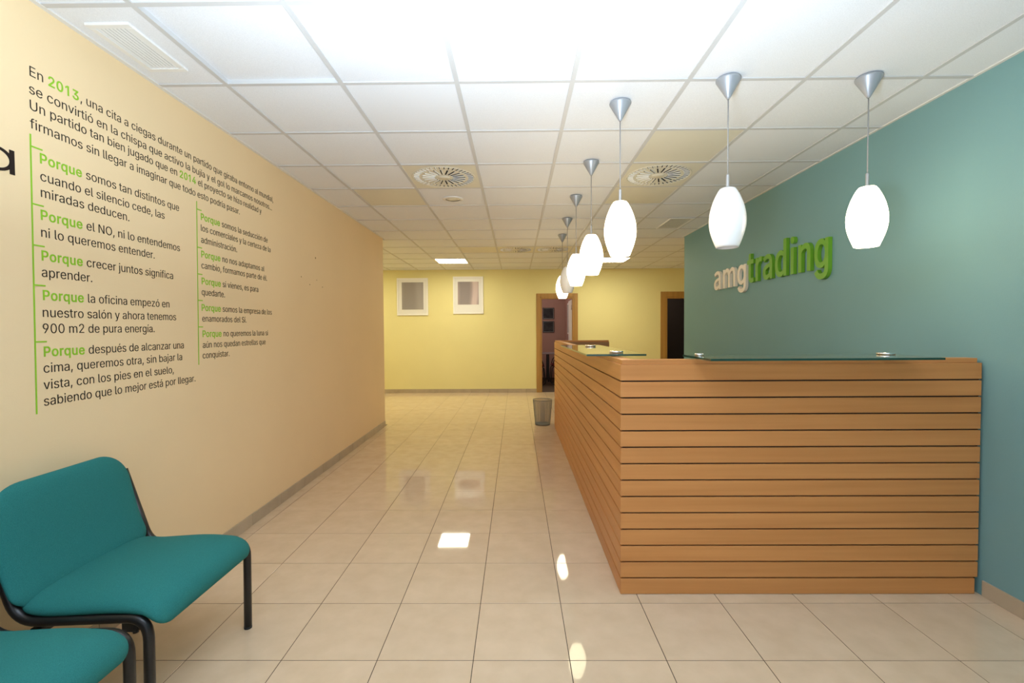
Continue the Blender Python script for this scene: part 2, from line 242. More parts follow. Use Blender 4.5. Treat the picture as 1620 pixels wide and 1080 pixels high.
'p': (424, [[52,-142,52,380,112,380,112,319,118,319,137,346,152,360,172,372,196,382,229,384,252,383,274,378,294,371,313,360,330,348,346,332,358,314,370,292,378,270,385,244,389,218,390,189,389,160,385,132,379,108,370,84,359,64,346,46,330,30,313,16,294,6,274,-2,252,-6,230,-8,198,-5,172,4,153,16,138,31,118,58,114,58,114,-142], [220,47,237,48,252,52,266,58,280,66,290,76,300,88,309,102,316,116,321,133,325,151,328,170,328,190,328,209,325,228,322,245,316,261,309,276,301,290,291,302,280,312,267,320,253,325,238,328,220,330,204,328,188,326,174,320,161,312,150,302,140,291,132,278,125,263,120,246,116,229,114,210,112,190,114,169,116,150,120,132,125,115,132,100,140,86,150,75,162,65,174,57,188,52,204,48]]),
'q': (424, [[372,-142,310,-142,310,58,306,58,287,31,272,16,252,4,227,-5,196,-8,172,-6,150,-2,130,6,112,16,94,30,79,46,66,64,54,84,46,108,40,132,36,160,34,189,36,218,40,244,46,270,55,292,66,314,80,332,94,348,112,360,130,371,151,378,172,383,196,384,228,382,253,372,272,360,288,346,306,319,312,319,312,380,372,380], [204,47,221,48,236,52,250,57,263,65,274,75,284,86,292,100,300,115,305,132,308,150,311,169,312,190,311,210,308,229,305,246,300,263,293,278,284,291,274,302,264,312,250,320,236,326,221,328,204,330,188,328,172,325,158,320,144,312,134,302,124,290,115,276,108,261,103,245,100,228,97,209,96,190,97,170,100,151,103,133,108,116,116,102,124,88,134,76,145,66,158,58,172,52,188,48]]),
'r': (259, [[52,0,52,380,112,380,112,321,116,321,130,347,152,367,166,375,181,380,196,384,213,385,230,384,244,384,244,322,230,324,207,326,182,323,159,314,140,302,126,284,116,262,114,237,114,0]]),
's': (365, [[182,-8,163,-8,145,-6,128,-2,112,4,98,10,84,18,72,27,62,38,52,50,46,64,40,78,36,94,94,106,105,80,124,60,150,49,182,46,200,46,217,50,232,55,244,62,262,81,268,103,264,121,254,136,236,147,212,155,149,170,125,177,104,186,86,196,72,208,61,222,53,238,48,254,47,274,48,290,52,304,57,318,65,332,75,344,86,354,100,363,115,370,132,376,149,381,168,384,187,384,206,384,223,382,239,378,254,372,279,358,299,339,314,316,324,290,268,277,258,298,242,316,220,328,188,332,156,328,131,317,114,299,108,277,112,258,124,244,144,232,172,223,230,210,254,202,274,194,292,184,306,172,317,158,325,142,330,126,331,106,330,90,326,75,320,60,312,47,302,35,290,24,276,14,260,6,242,0,224,-4,204,-8]]),
't': (228, [[204,380,204,327,6,327,6,380], [65,471,126,471,126,98,128,76,136,62,150,52,170,50,185,51,202,54,213,2,192,-2,168,-4,145,-2,124,2,107,10,92,22,80,36,72,52,66,71,65,93]]),
'u': (410, [[182,-5,164,-4,146,-1,130,4,115,11,101,20,89,30,78,44,69,58,62,76,56,95,54,116,52,139,52,380,114,380,114,144,115,123,120,104,126,88,137,75,150,64,164,56,181,52,200,50,226,53,249,62,268,76,284,97,293,122,296,152,296,380,357,380,357,0,298,0,298,92,308,92,298,68,286,46,272,30,257,17,240,8,222,0,203,-4]]),
'v': (389, [[162,0,18,380,84,380,165,155,187,87,206,21,184,21,203,87,224,155,305,380,372,380,226,0]]),
'y': (389, [[48,-138,62,-86,72,-88,88,-90,104,-89,118,-84,130,-74,141,-58,150,-36,162,-2,18,380,84,380,165,155,187,86,206,21,184,21,202,87,224,155,305,380,372,380,204,-58,192,-85,176,-107,159,-124,140,-136,117,-143,92,-145,64,-143]]),
'z': (380, [[42,0,42,46,254,320,254,323,48,323,48,380,332,380,332,331,126,60,126,56,338,56,338,0]]),
'á': (389, [[160,-8,142,-8,126,-5,110,-1,94,5,80,12,68,22,57,32,48,44,40,58,34,74,32,90,30,108,34,138,43,161,58,179,78,193,100,204,126,210,178,220,234,226,252,230,266,235,273,242,276,254,276,256,274,278,266,296,256,311,240,322,220,328,196,331,170,328,149,322,132,312,118,301,107,288,100,274,41,291,48,308,57,322,67,335,78,346,91,356,104,364,118,370,133,376,148,380,164,382,178,384,194,384,239,380,263,372,286,360,306,344,322,320,328,306,333,290,336,272,336,252,336,0,276,0,276,52,272,52,252,24,236,12,216,1,190,-6], [170,46,202,48,228,58,248,74,264,93,272,115,276,138,276,190,260,182,232,176,200,171,176,168,134,158,117,150,104,140,94,124,92,105,94,87,102,72,114,60,130,52,149,47], [162,429,210,529,278,529,212,429]]),
'é': (404, [[212,-8,186,-6,160,-2,138,6,117,16,98,30,82,46,68,64,56,85,46,108,40,132,36,158,34,187,36,215,40,242,46,266,56,290,67,311,81,330,97,346,115,360,135,370,157,378,180,383,205,384,220,384,236,382,251,378,266,374,280,368,294,360,307,352,319,341,330,328,340,315,350,299,357,282,363,262,368,242,370,219,371,194,371,170,75,170,75,221,338,221,310,202,309,220,306,238,303,254,298,268,283,294,262,314,236,326,205,330,188,329,173,326,159,320,146,314,124,294,109,270,99,242,96,211,96,178,97,158,100,138,104,122,110,106,118,92,128,80,138,70,151,62,164,54,180,50,196,47,212,46,234,48,254,52,271,61,286,72,297,88,306,106,365,91,353,63,335,40,324,29,312,20,298,12,282,4,266,-1,250,-5,231,-8], [177,429,224,529,293,529,227,429]]),
'í': (166, [[52,0,52,380,114,380,114,0], [56,429,104,529,173,529,107,429]]),
'ó': (415, [[207,-8,182,-6,159,-2,137,6,117,16,98,30,82,46,68,64,56,85,46,108,40,132,36,159,34,188,36,216,40,243,46,268,56,291,68,312,82,330,98,346,117,360,137,370,159,378,182,383,207,384,232,383,256,378,278,370,298,360,317,346,334,330,348,312,360,291,369,268,376,243,380,216,381,188,380,159,376,132,369,108,360,85,348,64,334,46,317,30,298,16,278,6,256,-2,232,-6], [207,46,226,48,242,52,257,58,270,66,282,76,292,88,300,102,307,118,312,134,316,151,318,169,319,188,318,206,316,224,312,242,307,258,300,274,292,288,282,300,270,310,257,319,242,325,226,328,207,330,190,328,173,325,158,319,145,310,134,300,124,288,115,274,108,258,103,242,100,224,97,206,96,188,97,169,100,151,103,134,108,118,115,102,124,88,134,76,145,66,158,58,173,52,190,48], [180,429,228,529,296,529,231,429]]),
'ú': (410, [[182,-5,164,-4,146,-1,130,4,115,11,101,20,89,30,78,44,69,58,62,76,56,95,54,116,52,139,52,380,114,380,114,144,115,123,120,104,126,88,137,75,150,64,164,56,181,52,200,50,226,53,249,62,268,76,284,97,293,122,296,152,296,380,357,380,357,0,298,0,298,92,308,92,298,68,286,46,272,30,257,17,240,8,222,0,203,-4], [178,429,226,529,294,529,228,429]]),
}
GLYPH_SIGN = {
'a': (197, [[76,-4,90,-3,103,0,116,6,128,14,139,23,140,23,143,0,169,0,169,117,166,143,160,165,146,181,128,192,104,195,86,194,68,190,54,184,40,177,28,170,41,148,50,154,61,160,73,164,85,168,98,168,114,166,126,158,132,148,136,135,138,120,94,114,62,104,38,90,25,72,20,50,24,30,31,16,42,4,58,-2], [85,22,61,28,52,52,54,65,63,76,80,86,104,94,138,99,138,46,111,28]]),
'd': (217, [[97,-4,110,-3,123,0,134,6,146,14,155,22,156,22,158,0,185,0,185,278,152,278,152,206,154,173,130,189,101,195,76,190,53,178,35,157,23,129,18,95,22,60,32,32,49,12,70,0], [104,22,86,26,71,35,60,50,54,70,52,95,54,120,62,140,74,155,89,164,106,168,130,164,152,148,152,48,129,29]]),
'i': (96, [[32,0,64,0,64,190,32,190], [48,230,64,235,70,250,64,266,48,272,33,266,28,250,33,235]]),
'm': (324, [[32,0,64,0,64,138,90,160,112,167,125,165,135,160,142,150,146,135,148,116,148,0,180,0,180,138,204,160,227,167,240,165,250,160,257,150,261,135,262,116,262,0,294,0,294,120,292,147,286,168,274,182,258,192,237,195,224,194,210,188,198,180,186,170,174,158,168,171,160,181,150,188,138,194,122,195,108,194,96,189,84,182,72,173,62,162,62,162,58,190,32,190]]),
'n': (214, [[32,0,64,0,64,138,90,160,116,167,130,165,140,160,147,150,151,135,152,116,152,0,184,0,184,120,182,147,175,168,164,182,148,192,126,195,111,194,98,189,85,182,74,173,62,162,62,162,58,190,32,190]]),
'r': (136, [[32,0,64,0,64,122,72,139,82,152,92,160,102,165,112,166,130,163,136,191,116,195,104,193,92,188,81,180,71,169,62,156,62,156,58,190,32,190]]),
't': (132, [[92,-4,110,-2,127,2,121,26,99,22,76,31,70,58,70,164,122,164,122,190,70,190,70,244,43,244,40,190,10,188,10,164,38,164,38,59,40,38,45,20,56,7,70,-2]]),
}
def glyph(entry):
    return entry[0]/1000, [[(o[i]/1000, o[i+1]/1000) for i in range(0, len(o), 2)] for o in entry[1]]
G_TEXT = {c: glyph(GLYPH_TEXT[c]) for c in GLYPH_TEXT}
G_TEXT['1'] = (G_TEXT['1'][0], G_TEXT['1'][1][1:])      # plain one, without a foot
G_SIGN = {c: glyph(GLYPH_SIGN[c]) for c in GLYPH_SIGN}
from mathutils.geometry import delaunay_2d_cdt
def area2(s): return sum(s[i-1][0]*s[i][1]-s[i][0]*s[i-1][1] for i in range(len(s)))
def winding(x, y, contours):
    w_ = 0
    for s in contours:
        for i in range(len(s)):
            (x0, y0), (x1, y1) = s[i-1], s[i]
            if (y0 <= y) != (y1 <= y) and x < x0+(y-y0)*(x1-x0)/(y1-y0): w_ += 1 if y1 > y0 else -1
    return w_
gcache = {}
def filled_glyph(key, contours, off):
    """triangulated union of a glyph's outlines, thickened by off: (points, triangles, boundary edges)"""
    key = (key, off)
    if key in gcache: return gcache[key]
    sg = 1 if max((area2(s) for s in contours), key=abs) > 0 else -1      # +1: outlines run counter-clockwise
    cs = []
    for s in contours:
        s = [p for i, p in enumerate(s) if math.dist(p, s[i-1]) > 1e-5]; n = len(s); r = []
        for i in range(n):
            (ax, ay), (bx_, by), (cx, cy) = s[i-1], s[i], s[(i+1) % n]
            l1, l2 = math.hypot(bx_-ax, by-ay), math.hypot(cx-bx_, cy-by)
            n1, n2 = ((by-ay)/l1*sg, -(bx_-ax)/l1*sg), ((cy-by)/l2*sg, -(cx-bx_)/l2*sg)
            mx, my = n1[0]+n2[0], n1[1]+n2[1]; d = max(.5, mx*mx+my*my)
            r.append((bx_+2*mx/d*off, by+2*my/d*off))
        cs.append(r)
    pts, edges = [], []
    for s in cs:
        k = len(pts); pts += [Vector(p) for p in s]; edges += [(k+i, k+(i+1) % len(s)) for i in range(len(s))]
    V, E_, F_, *_r = delaunay_2d_cdt(pts, edges, [], 0, 1e-6)
    tris = []
    for f in F_:
        cx, cy = sum(V[i][0] for i in f)/len(f), sum(V[i][1] for i in f)/len(f)
        if winding(cx, cy, cs)*sg > 0: tris.append(tuple(f))
    cnt = {}
    for f in tris:
        for i in range(len(f)):
            a, b_ = f[i-1], f[i]; cnt[(a, b_)] = 1
    bd = [(a, b_) for (a, b_) in cnt if (b_, a) not in cnt]
    gcache[key] = ([(v[0], v[1]) for v in V], tris, bd); return gcache[key]
def text_mesh(name, glyphs, sx, sy, offset, extrude, material, to_world):
    """glyphs: list of (key, outlines, x offset) in em units; returns one solid mesh placed by to_world"""
    vs, fs = [], []
    for key, sp, x in glyphs:
        P, T, B = filled_glyph(key, sp, offset); k = len(vs); n = len(P)
        vs += [to_world(Vector(((a+x)*sx, b*sy, extrude))) for a, b in P] + [to_world(Vector(((a+x)*sx, b*sy, -extrude))) for a, b in P]
        for t in T: fs.append(tuple(k+i for i in t)); fs.append(tuple(k+n+i for i in reversed(t)))
        for a, b in B: fs.append((k+b, k+a, k+n+a, k+n+b))
    d = bpy.data.meshes.new(name); d.from_pydata(vs, [], fs); d.validate(); d.materials.append(material); return d

# ================================================================== STRUCTURE
XL, XR, YL, YR, YB, YF = -1.87, 2.366, 6.55, 6.56, 10.0, -2.6      # left/right wall faces, their ends, back wall, rear
HX0, HX1 = -4.5, 4.8
# floor slab under the tiles
floor = box('floor', M['grout'], -5, 5.2, YF-.1, 13.2, -.06, -.0012, kind='structure')
tm = {}
def tile_mesh(w_, h_, t, m, bev, name):
    k = (round(w_, 3), round(h_, 3), name)
    if k not in tm:
        bm = bmesh.new(); bx(bm, -w_/2, w_/2, -h_/2, h_/2, -t, 0, bev=bev); tm[k] = me(bm, name, m)
    return tm[k]
FX0, FY0, FS, GAP = -.984, 2.2823, .3993, .0032
def hall_x(y): return (HX0, HX1) if y > YL else (XL, XR)
fxs = [FX0+FS*i for i in range(-10, 16)]; fys = [FY0+FS*i for i in range(-2, 12)]
for ya in fys[:-1]:
    yb = ya+FS
    for xa in fxs:
        xb = xa+FS; a, b = max(xa, XL), min(xb, XR)
        if b-a < .02: continue
        w_, h_ = b-a-GAP, yb-ya-GAP
        obj('floor_tile', tile_mesh(w_, h_, .006, M['tile'], .0006, 'floor_tile'), floor, ((a+b)/2, (ya+yb)/2, 0))
def field(name, rects, z0, z1, m, gap, parent, kind='stuff'):
    bm = bmesh.new()
    for x0, x1, y0, y1 in rects: bx(bm, x0+gap/2, x1-gap/2, y0+gap/2, y1-gap/2, z0, z1)
    return obj(name, me(bm, name, m), parent, kind=kind)
rects = []
y = fys[-1]
while y < YB-.01:
    y2 = min(y+FS, YB+.02)
    for i in range(-10, 16):
        xa, xb = max(FX0+FS*i, HX0 if y > YL-.3 else XL), min(FX0+FS*(i+1), HX1)
        if xb-xa > .02: rects.append((xa, xb, y, y2))
    y += FS
y = fys[0]
while y > YF:
    y2 = max(y-FS, YF)
    for i in range(-4, 10):
        xa, xb = max(FX0+FS*i, XL), min(FX0+FS*(i+1), XR)
        if xb-xa > .02: rects.append((xa, xb, y2, y))
    y -= FS
field('distant_floor_tile', rects, -.006, 0, M['tile'], GAP, floor)

# ceiling slab, tiles and rails
CX0, CY0, CS, RW = -.9, 2.4408, .6, .024
ceiling = box('ceiling', M['plaster'], -5, 5.2, YF-.1, 13.2, CEIL+.12, CEIL+.22, kind='structure')
special = {}      # (col,row) cells taken by fittings or enamel plates; cell (i,j) spans CX0+.6i , CY0+.6j
LIGHTS = [(-1, 10), (4, 10), (-5, 10)]
DIFF = [(0, 2), (3, 2), (1, 8), (2, 8)]
for c in LIGHTS: special[c] = 'light'
for c in DIFF: special[c] = 'diff'
for c in [(-1, 3), (3, 1), (3, 3), (0, 8), (3, 8)]: special[c] = 'plate'
special[(-1, -1)] = 'raised'
special[(-2, -1)] = 'grille'
special[(4, 5)] = 'grille'
for j in range(-1, 13):
    for i in range(-7, 10):
        x0, x1, y0, y1 = CX0+CS*i, CX0+CS*(i+1), CY0+CS*j, CY0+CS*(j+1)
        mx = (y0+y1)/2
        lo, hi = hall_x(y0+.1 if y0 < YL-.3 else YL+1)
        x0, x1, y1 = max(x0, lo), min(x1, hi), min(y1, YB)
        if x1-x0 < .04 or y1-y0 < .04: continue
        k = special.get((i, j))
        if k in ('light', 'diff', 'grille'): continue
        z = CEIL+.020 if k == 'raised' else CEIL+.004
        obj('ceiling_tile', tile_mesh(x1-x0-.004, y1-y0-.004, -.014, M['ctile_metal'] if k == 'plate' else M['ctile'], 0, 'ceiling_plate' if k == 'plate' else 'ceiling_tile'), ceiling, ((x0+x1)/2, (y0+y1)/2, z))
obj('rear_ceiling_tile', (lambda bm: (bx(bm, XL, XR, YF, CY0-CS, CEIL+.004, CEIL+.018), me(bm, 'rear_ceiling', M['ctile']))[1])(bmesh.new()), ceiling, kind='stuff')
def rail(x0, x1, y0, y1): box('ceiling_rail', M['rail'], x0, x1, y0, y1, CEIL-.001, CEIL+.035, ceiling)
for i in range(-6, 10):
    x = CX0+CS*i
    y0 = CY0-CS*2 if XL < x < XR else YL
    if HX0 < x < HX1: rail(x-RW/2, x+RW/2, y0, YB)
for j in range(-1, 13):
    yy = CY0+CS*j; lo, hi = hall_x(yy)
    n = 0
    box('ceiling_cross_rail', M['rail'], lo, hi, yy-RW/2, yy+RW/2, CEIL-.0006, CEIL+.034, ceiling)
for nm, a in (('edge_rail', (XL, XL+.022, CY0-1.2, YL)), ('edge_rail', (XR-.018, XR, CY0-1.2, YR)), ('edge_rail', (HX0, HX1, YB-.022, YB))):
    box(nm, M['trimwhite'], a[0], a[1], a[2], a[3], CEIL-.002, CEIL+.03, ceiling)

# walls
ZT = CEIL+.13
box('wall_left', M['cream'], XL-.15, XL, YF, YL, 0, ZT, kind='structure')
box('wall_right', M['teal'], XR, XR+.15, YF, YR, 0, ZT, kind='structure')
def wall_multi(name, m, boxes):
    bm = bmesh.new()
    for b in boxes: bx(bm, *b)
    return obj(name, me(bm, name, m), kind='structure')
D1 = (.518, 1.245, 2.045); D2 = (3.215, 4.02, 2.035)
wall_back = wall_multi('wall_back', M['yellow'], [(HX0, D1[0], YB, YB+.12, 0, ZT), (D1[0], D1[1], YB, YB+.12, D1[2], ZT), (D1[1], D2[0], YB, YB+.12, 0, ZT),
    (D2[0], D2[1], YB, YB+.12, D2[2], ZT), (D2[1], HX1, YB, YB+.12, 0, ZT)])
wall_multi('wall_hall', M['yellow'], [(HX0-.12, HX0, YL-.15, YB+.12, 0, ZT), (HX1, HX1+.12, YR-.15, YB+.12, 0, ZT), (HX0, XL-.15, YL-.15, YL, 0, ZT), (XR+.15, HX1, YR-.15, YR, 0, ZT)])
wall_multi('wall_rear', M['cream'], [(XL-.15, -1.5, YF-.12, YF, 0, ZT), (1.95, XR+.15, YF-.12, YF, 0, ZT), (-1.5, 1.95, YF-.12, YF, 2.45, ZT), (-1.5, 1.95, YF-.12, YF, 0, .1)])
# rooms behind the doors
wall_multi('wall_far_room', M['mauve'], [(-.9, 1.37, 13, 13.1, 0, ZT), (-1.0, -.9, YB+.12, 13.1, 0, ZT), (1.37, 1.5, YB+.12, 13.1, 0, ZT)])
wall_multi('wall_dark_room', M['dark_paint'], [(2.7, 4.7, 12.4, 12.5, 0, ZT), (2.6, 2.7, YB+.12, 12.5, 0, ZT), (4.7, 4.8, YB+.12, 12.5, 0, ZT)])

# skirting, piece by piece
def skirting(name, axis, fixed, a, b, side, origin):
    """axis 'y': runs along Y at X=fixed; side = +1/-1 where the room is"""
    t = .009; h = .08
    if axis == 'y': root = box(name, M['grout'], min(fixed, fixed+side*.003), max(fixed, fixed+side*.003), a, b, 0, h-.002, kind='structure')
    else: root = box(name, M['grout'], a, b, min(fixed, fixed+side*.003), max(fixed, fixed+side*.003), 0, h-.002, kind='structure')
    p = origin-math.ceil((origin-a)/FS)*FS
    while p < b-.02:
        s, e = max(p, a), min(p+FS, b)
        if e-s > .02:
            lo, hi = (fixed, fixed+side*t) if side > 0 else (fixed-t, fixed)
            if axis == 'y': d = (lo, hi, s+.001, e-.001)
            else: d = (s+.001, e-.001, lo, hi)
            box('skirting_tile', M['skirt'], *d, .0005, h, root, bev=.0012)
        p += FS
skirting('baseboard_left', 'y', XL, .6, YL, 1, FY0+.13)
skirting('baseboard_right', 'y', XR, .9, 2.345, -1, FY0+.2)
skirting('baseboard_back', 'x', YB, -3.6, D1[0]-.085, -1, FX0)
skirting('baseboard_back', 'x', YB, D1[1]+.085, D2[0]-.12, -1, FX0)

# door frames
def door_frame(name, x0, x1, zt, cw):
    root = box(name, M['doorwood'], x0, x0+.03, YB-.004, YB+.124, 0, zt, kind='structure')
    box('jamb', M['doorwood'], x1-.03, x1, YB-.004, YB+.124, 0, zt, root)
    box('head_jamb', M['doorwood'], x0+.03, x1-.03, YB-.004, YB+.124, zt-.03, zt, root)
    box('casing', M['doorwood'], x0-cw, x0, YB-.016, YB, 0, zt+cw, root, bev=.003)
    box('casing', M['doorwood'], x1, x1+cw, YB-.016, YB, 0, zt+cw, root, bev=.003)
    box('head_casing', M['doorwood'], x0, x1, YB-.016, YB, zt, zt+cw, root, bev=.003)
    box('door_stop', M['doorwood'], x0+.03, x0+.042, YB+.04, YB+.07, 0, zt-.03, root)
    return root
door_frame('door_1', D1[0], D1[1], D1[2], .082)
door_frame('door_2', D2[0], D2[1], D2[2], .115)
# the open leaf of the left door, folded back into the far room, and the dark one
leaf = thing('door_leaf', 'half-hidden pale door leaf standing open inside the left doorway', 'door', (1.212, YB+.13, 0), 0)
bm = bmesh.new(); bx(bm, 0, .038, .0, .66, .008, 2.0, bev=.002); obj('panel', me(bm, 'door_panel', M['white_enamel']), leaf)
for z in (.25, 1.78):
    bm = bmesh.new(); lathe(bm, [(.008, z), (.008, z+.1)], 12, -.004, -.006); obj('hinge', me(bm, 'hinge', M['steel']), leaf)
bm = bmesh.new(); sweep(bm, fillet([(0, .6, 1.02), (-.045, .6, 1.02), (-.045, .49, 1.02)], .02, 4), .009, ref=Vector((0, 0, 1))); obj('handle', me(bm, 'handle', M['steel']), leaf)
leaf2 = thing('door_leaf', 'dark brown door leaf ajar in the right-hand doorway beside the teal wall', 'door', (3.99, YB+.06, 0), 0)
bm = bmesh.new(); bx(bm, -.04, 0, .0, .74, .008, 1.99, bev=.002); obj('panel', me(bm, 'door_panel_dark', M['dark_paint']), leaf2)
bm = bmesh.new(); sweep(bm, fillet([(-.04, .66, 1.0), (-.085, .66, 1.0), (-.085, .55, 1.0)], .02, 4), .009, ref=Vector((0, 0, 1))); obj('handle', me(bm, 'handle', M['steel']), leaf2)

# ================================================================== RECEPTION COUNTER
CXA, CXB, CYA, CYB = .53, 2.352, 2.36, 6.45
counter = thing('reception_counter', 'L-shaped beech reception counter clad in horizontal slats, beside the teal wall', 'counter', (0, 0, 0))
NS, PIT, GRV, TH = 14, .0846, .0075, .018
bm = bmesh.new()
prism(bm, [(CXA+.012, CYA+.012), (CXB-.003, CYA+.012), (CXB-.003, CYA+.06), (CXA+.06, CYA+.06), (CXA+.06, CYB-.06), (1.27, CYB-.06), (1.27, CYB-.012), (CXA+.012, CYB-.012)], .0, NS*PIT-.004)
obj('backing_panel', me(bm, 'backing', M['black_gap']), counter)
for k in range(NS):
    z0 = k*PIT+(.002 if k == 0 else GRV/2); z1 = (k+1)*PIT-(GRV/2 if k < NS-1 else 0)
    xe = CXB-(.014 if k == 0 else 0)
    bm = bmesh.new(); prism(bm, [(CXA, CYA), (xe, CYA), (xe, CYA+TH), (CXA+TH, CYA+TH)], z0, z1, bev=.0012)
    obj('front_slat', me(bm, 'front_slat', M['wood']), counter)
    bm = bmesh.new(); prism(bm, [(CXA, CYA), (CXA+TH, CYA+TH), (CXA+TH, CYB-TH), (CXA, CYB)], z0, z1, bev=.0012)
    obj('side_slat', me(bm, 'side_slat', M['wood']), counter)
    bm = bmesh.new(); prism(bm, [(CXA, CYB), (CXA+TH, CYB-TH), (1.288, CYB-TH), (1.288, CYB)], z0, z1, bev=.0012)
    obj('far_slat', me(bm, 'far_slat', M['wood']), counter)
zc0, zc1 = NS*PIT-.03, 1.2085
i_ = .009
for nm, pts in (('front_rail', [(CXA+i_, CYA+i_), (CXB-i_-.006, CYA+i_), (CXB-i_-.006, CYA+.075), (CXA+.075, CYA+.075)]),
                ('side_rail', [(CXA+i_, CYA+i_), (CXA+.075, CYA+.075), (CXA+.075, CYB-.075), (CXA+i_, CYB-i_)]),
                ('far_rail', [(CXA+i_, CYB-i_), (CXA+.075, CYB-.075), (1.27, CYB-.075), (1.27, CYB-i_)])):
    # slats sit in front; keep the rail above them proud of the backing
    bm = bmesh.new(); prism(bm, [(x+ (.0), y) for x, y in pts], NS*PIT+.0002, zc1, bev=.0012); obj(nm, me(bm, nm, M['wood']), counter)
bm = bmesh.new()
bx(bm, CXA+.0602, CXB-.02, CYA+.0602, CYA+.078, .0, NS*PIT-.002); bx(bm, CXA+.0602, CXA+.078, CYA+.0785, CYB-.0785, 0, NS*PIT-.002); bx(bm, CXA+.0602, 1.27, CYB-.078, CYB-.0602, 0, NS*PIT-.002)
obj('inner_panel', me(bm, 'inner_panel', M['wood_in']), counter)
bm = bmesh.new(); prism(bm, [(CXA+.079, CYA+.079), (CXB-.02, CYA+.079), (CXB-.02, CYA+.72), (CXA+.72, CYA+.72), (CXA+.72, CYB-.72), (1.27, CYB-.72), (1.27, CYB-.079), (CXA+.079, CYB-.079)], .715, .74, bev=.002)
obj('worktop', me(bm, 'worktop', M['wood_in']), counter)

# glass shelves on chrome fittings
def glass_shelf(label, x0, x1, y0, y1, spots):
    t = thing('glass_shelf', label, 'shelf', ((x0+x1)/2, (y0+y1)/2, zc1), group=None)
    cx, cy = (x0+x1)/2, (y0+y1)/2; zb, zt_ = .0085, .0185
    bm = bmesh.new(); fs = bx(bm, x0-cx, x1-cx, y0-cy, y1-cy, zb, zt_)
    for f in fs[2:]: f.material_index = 1
    obj('glass_pane', me(bm, 'glass_pane', [M['glass'], M['glass_edge']]), t)
    for sx, sy, big in spots:
        bm = bmesh.new()
        lathe(bm, [(.020, .0), (.020, .004), (.009, .006), (.009, zb)], 24, sx-cx, sy-cy)
        s = obj('support', me(bm, 'support', M['chrome']), t)
        bm = bmesh.new(); r = .041 if big else .024
        lathe(bm, [(r-.004, zt_), (r, zt_+.003), (r, zt_+.009), (r-.005, zt_+.012)], 32, sx-cx, sy-cy); obj('disc', me(bm, 'disc', M['chrome']), s)
    return t
glass_shelf('green-edged glass shelf raised on the front arm of the counter', .89, 1.957, 2.13, 2.485, [(.945, 2.40, 0), (1.90, 2.40, 1)])
glass_shelf('narrow glass shelf raised on the long side arm of the counter', .39, .72, 2.57, 4.05, [(.585, 2.72, 1), (.585, 3.66, 1)])

# ================================================================== CEILING FITTINGS
def cell(i, j): return CX0+CS*(i+.5), CY0+CS*(j+.5)
def diffuser(i, j, label):
    cx, cy = cell(i, j); t = thing('air_diffuser', label, 'air vent', (cx, cy, CEIL), group='round swirl air diffusers')
    bm = bmesh.new(); bx(bm, -.297, .297, -.297, .297, .0, .012); obj('plate', me(bm, 'vent_plate', M['ctile_metal']), t)
    bm = bmesh.new(); lathe(bm, [(.255, -.0005), (.258, -.004), (.262, -.004), (.265, -.0005)], 48, caps=False); obj('rim', me(bm, 'rim', M['ctile_metal']), t)
    for nm, mm, z in (('slots', M['void'], -.0012), ('vanes', M['white_enamel'], -.006)):
        bm = bmesh.new()
        for cnt, r0, r1, wd in ((20, .078, .180, .0075), (40, .205, .248, .0052)):
            for k in range(cnt):
                a = 2*pi*k/cnt; w_ = wd; sh = 0
                if nm == 'vanes': w_, sh = .0016, wd*.9
                c_, s_ = cos(a), sin(a)
                vs = [(r0*c_-(s+sh)*s_, r0*s_+(s+sh)*c_) for s in (-w_*.8, w_*.8)] + [(r1*c_-(s+sh)*s_, r1*s_+(s+sh)*c_) for s in (w_, -w_)]
                prism(bm, vs, z, 0)
        obj(nm, me(bm, nm, mm), t, kind='stuff')
    bm = bmesh.new(); lathe(bm, [(.0, -.006), (.045, -.006), (.05, -.0005)], 32, caps=False); obj('hub', me(bm, 'hub', M['ctile_metal']), t)
diffuser(0, 2, 'round swirl diffuser in the ceiling left of the pendants, just before the small speaker')
diffuser(3, 2, 'round swirl diffuser in the ceiling between the pendants and the teal wall')
diffuser(1, 8, 'left one of two small-looking swirl diffusers deep in the hallway ceiling')
diffuser(2, 8, 'swirl diffuser deep in the hallway ceiling behind the rearmost pendant cables')

def light_panel(i, j, label):
    cx, cy = cell(i, j); t = thing('ceiling_light', label, 'ceiling light', (cx, cy, CEIL), group='square light panels over the hallway')
    bm = bmesh.new()
    for b in ((-.298, .298, -.298, -.27), (-.298, .298, .27, .298), (-.298, -.27, -.27, .27), (.27, .298, -.27, .27)): bx(bm, *b, -.003, .03)
    obj('frame', me(bm, 'light_frame', M['white_enamel']), t)
    bm = bmesh.new(); bx(bm, -.27, .27, -.27, .27, .0, .02); obj('diffuser', me(bm, 'light_diffuser', M['panel']), t)
light_panel(-1, 10, 'lit square ceiling panel over the hallway, above the white-framed pictures')
light_panel(4, 10, 'lit square ceiling panel over the hallway, seen behind the glowing pendants')
light_panel(-5, 10, 'lit square ceiling panel at the hidden left end of the hallway')

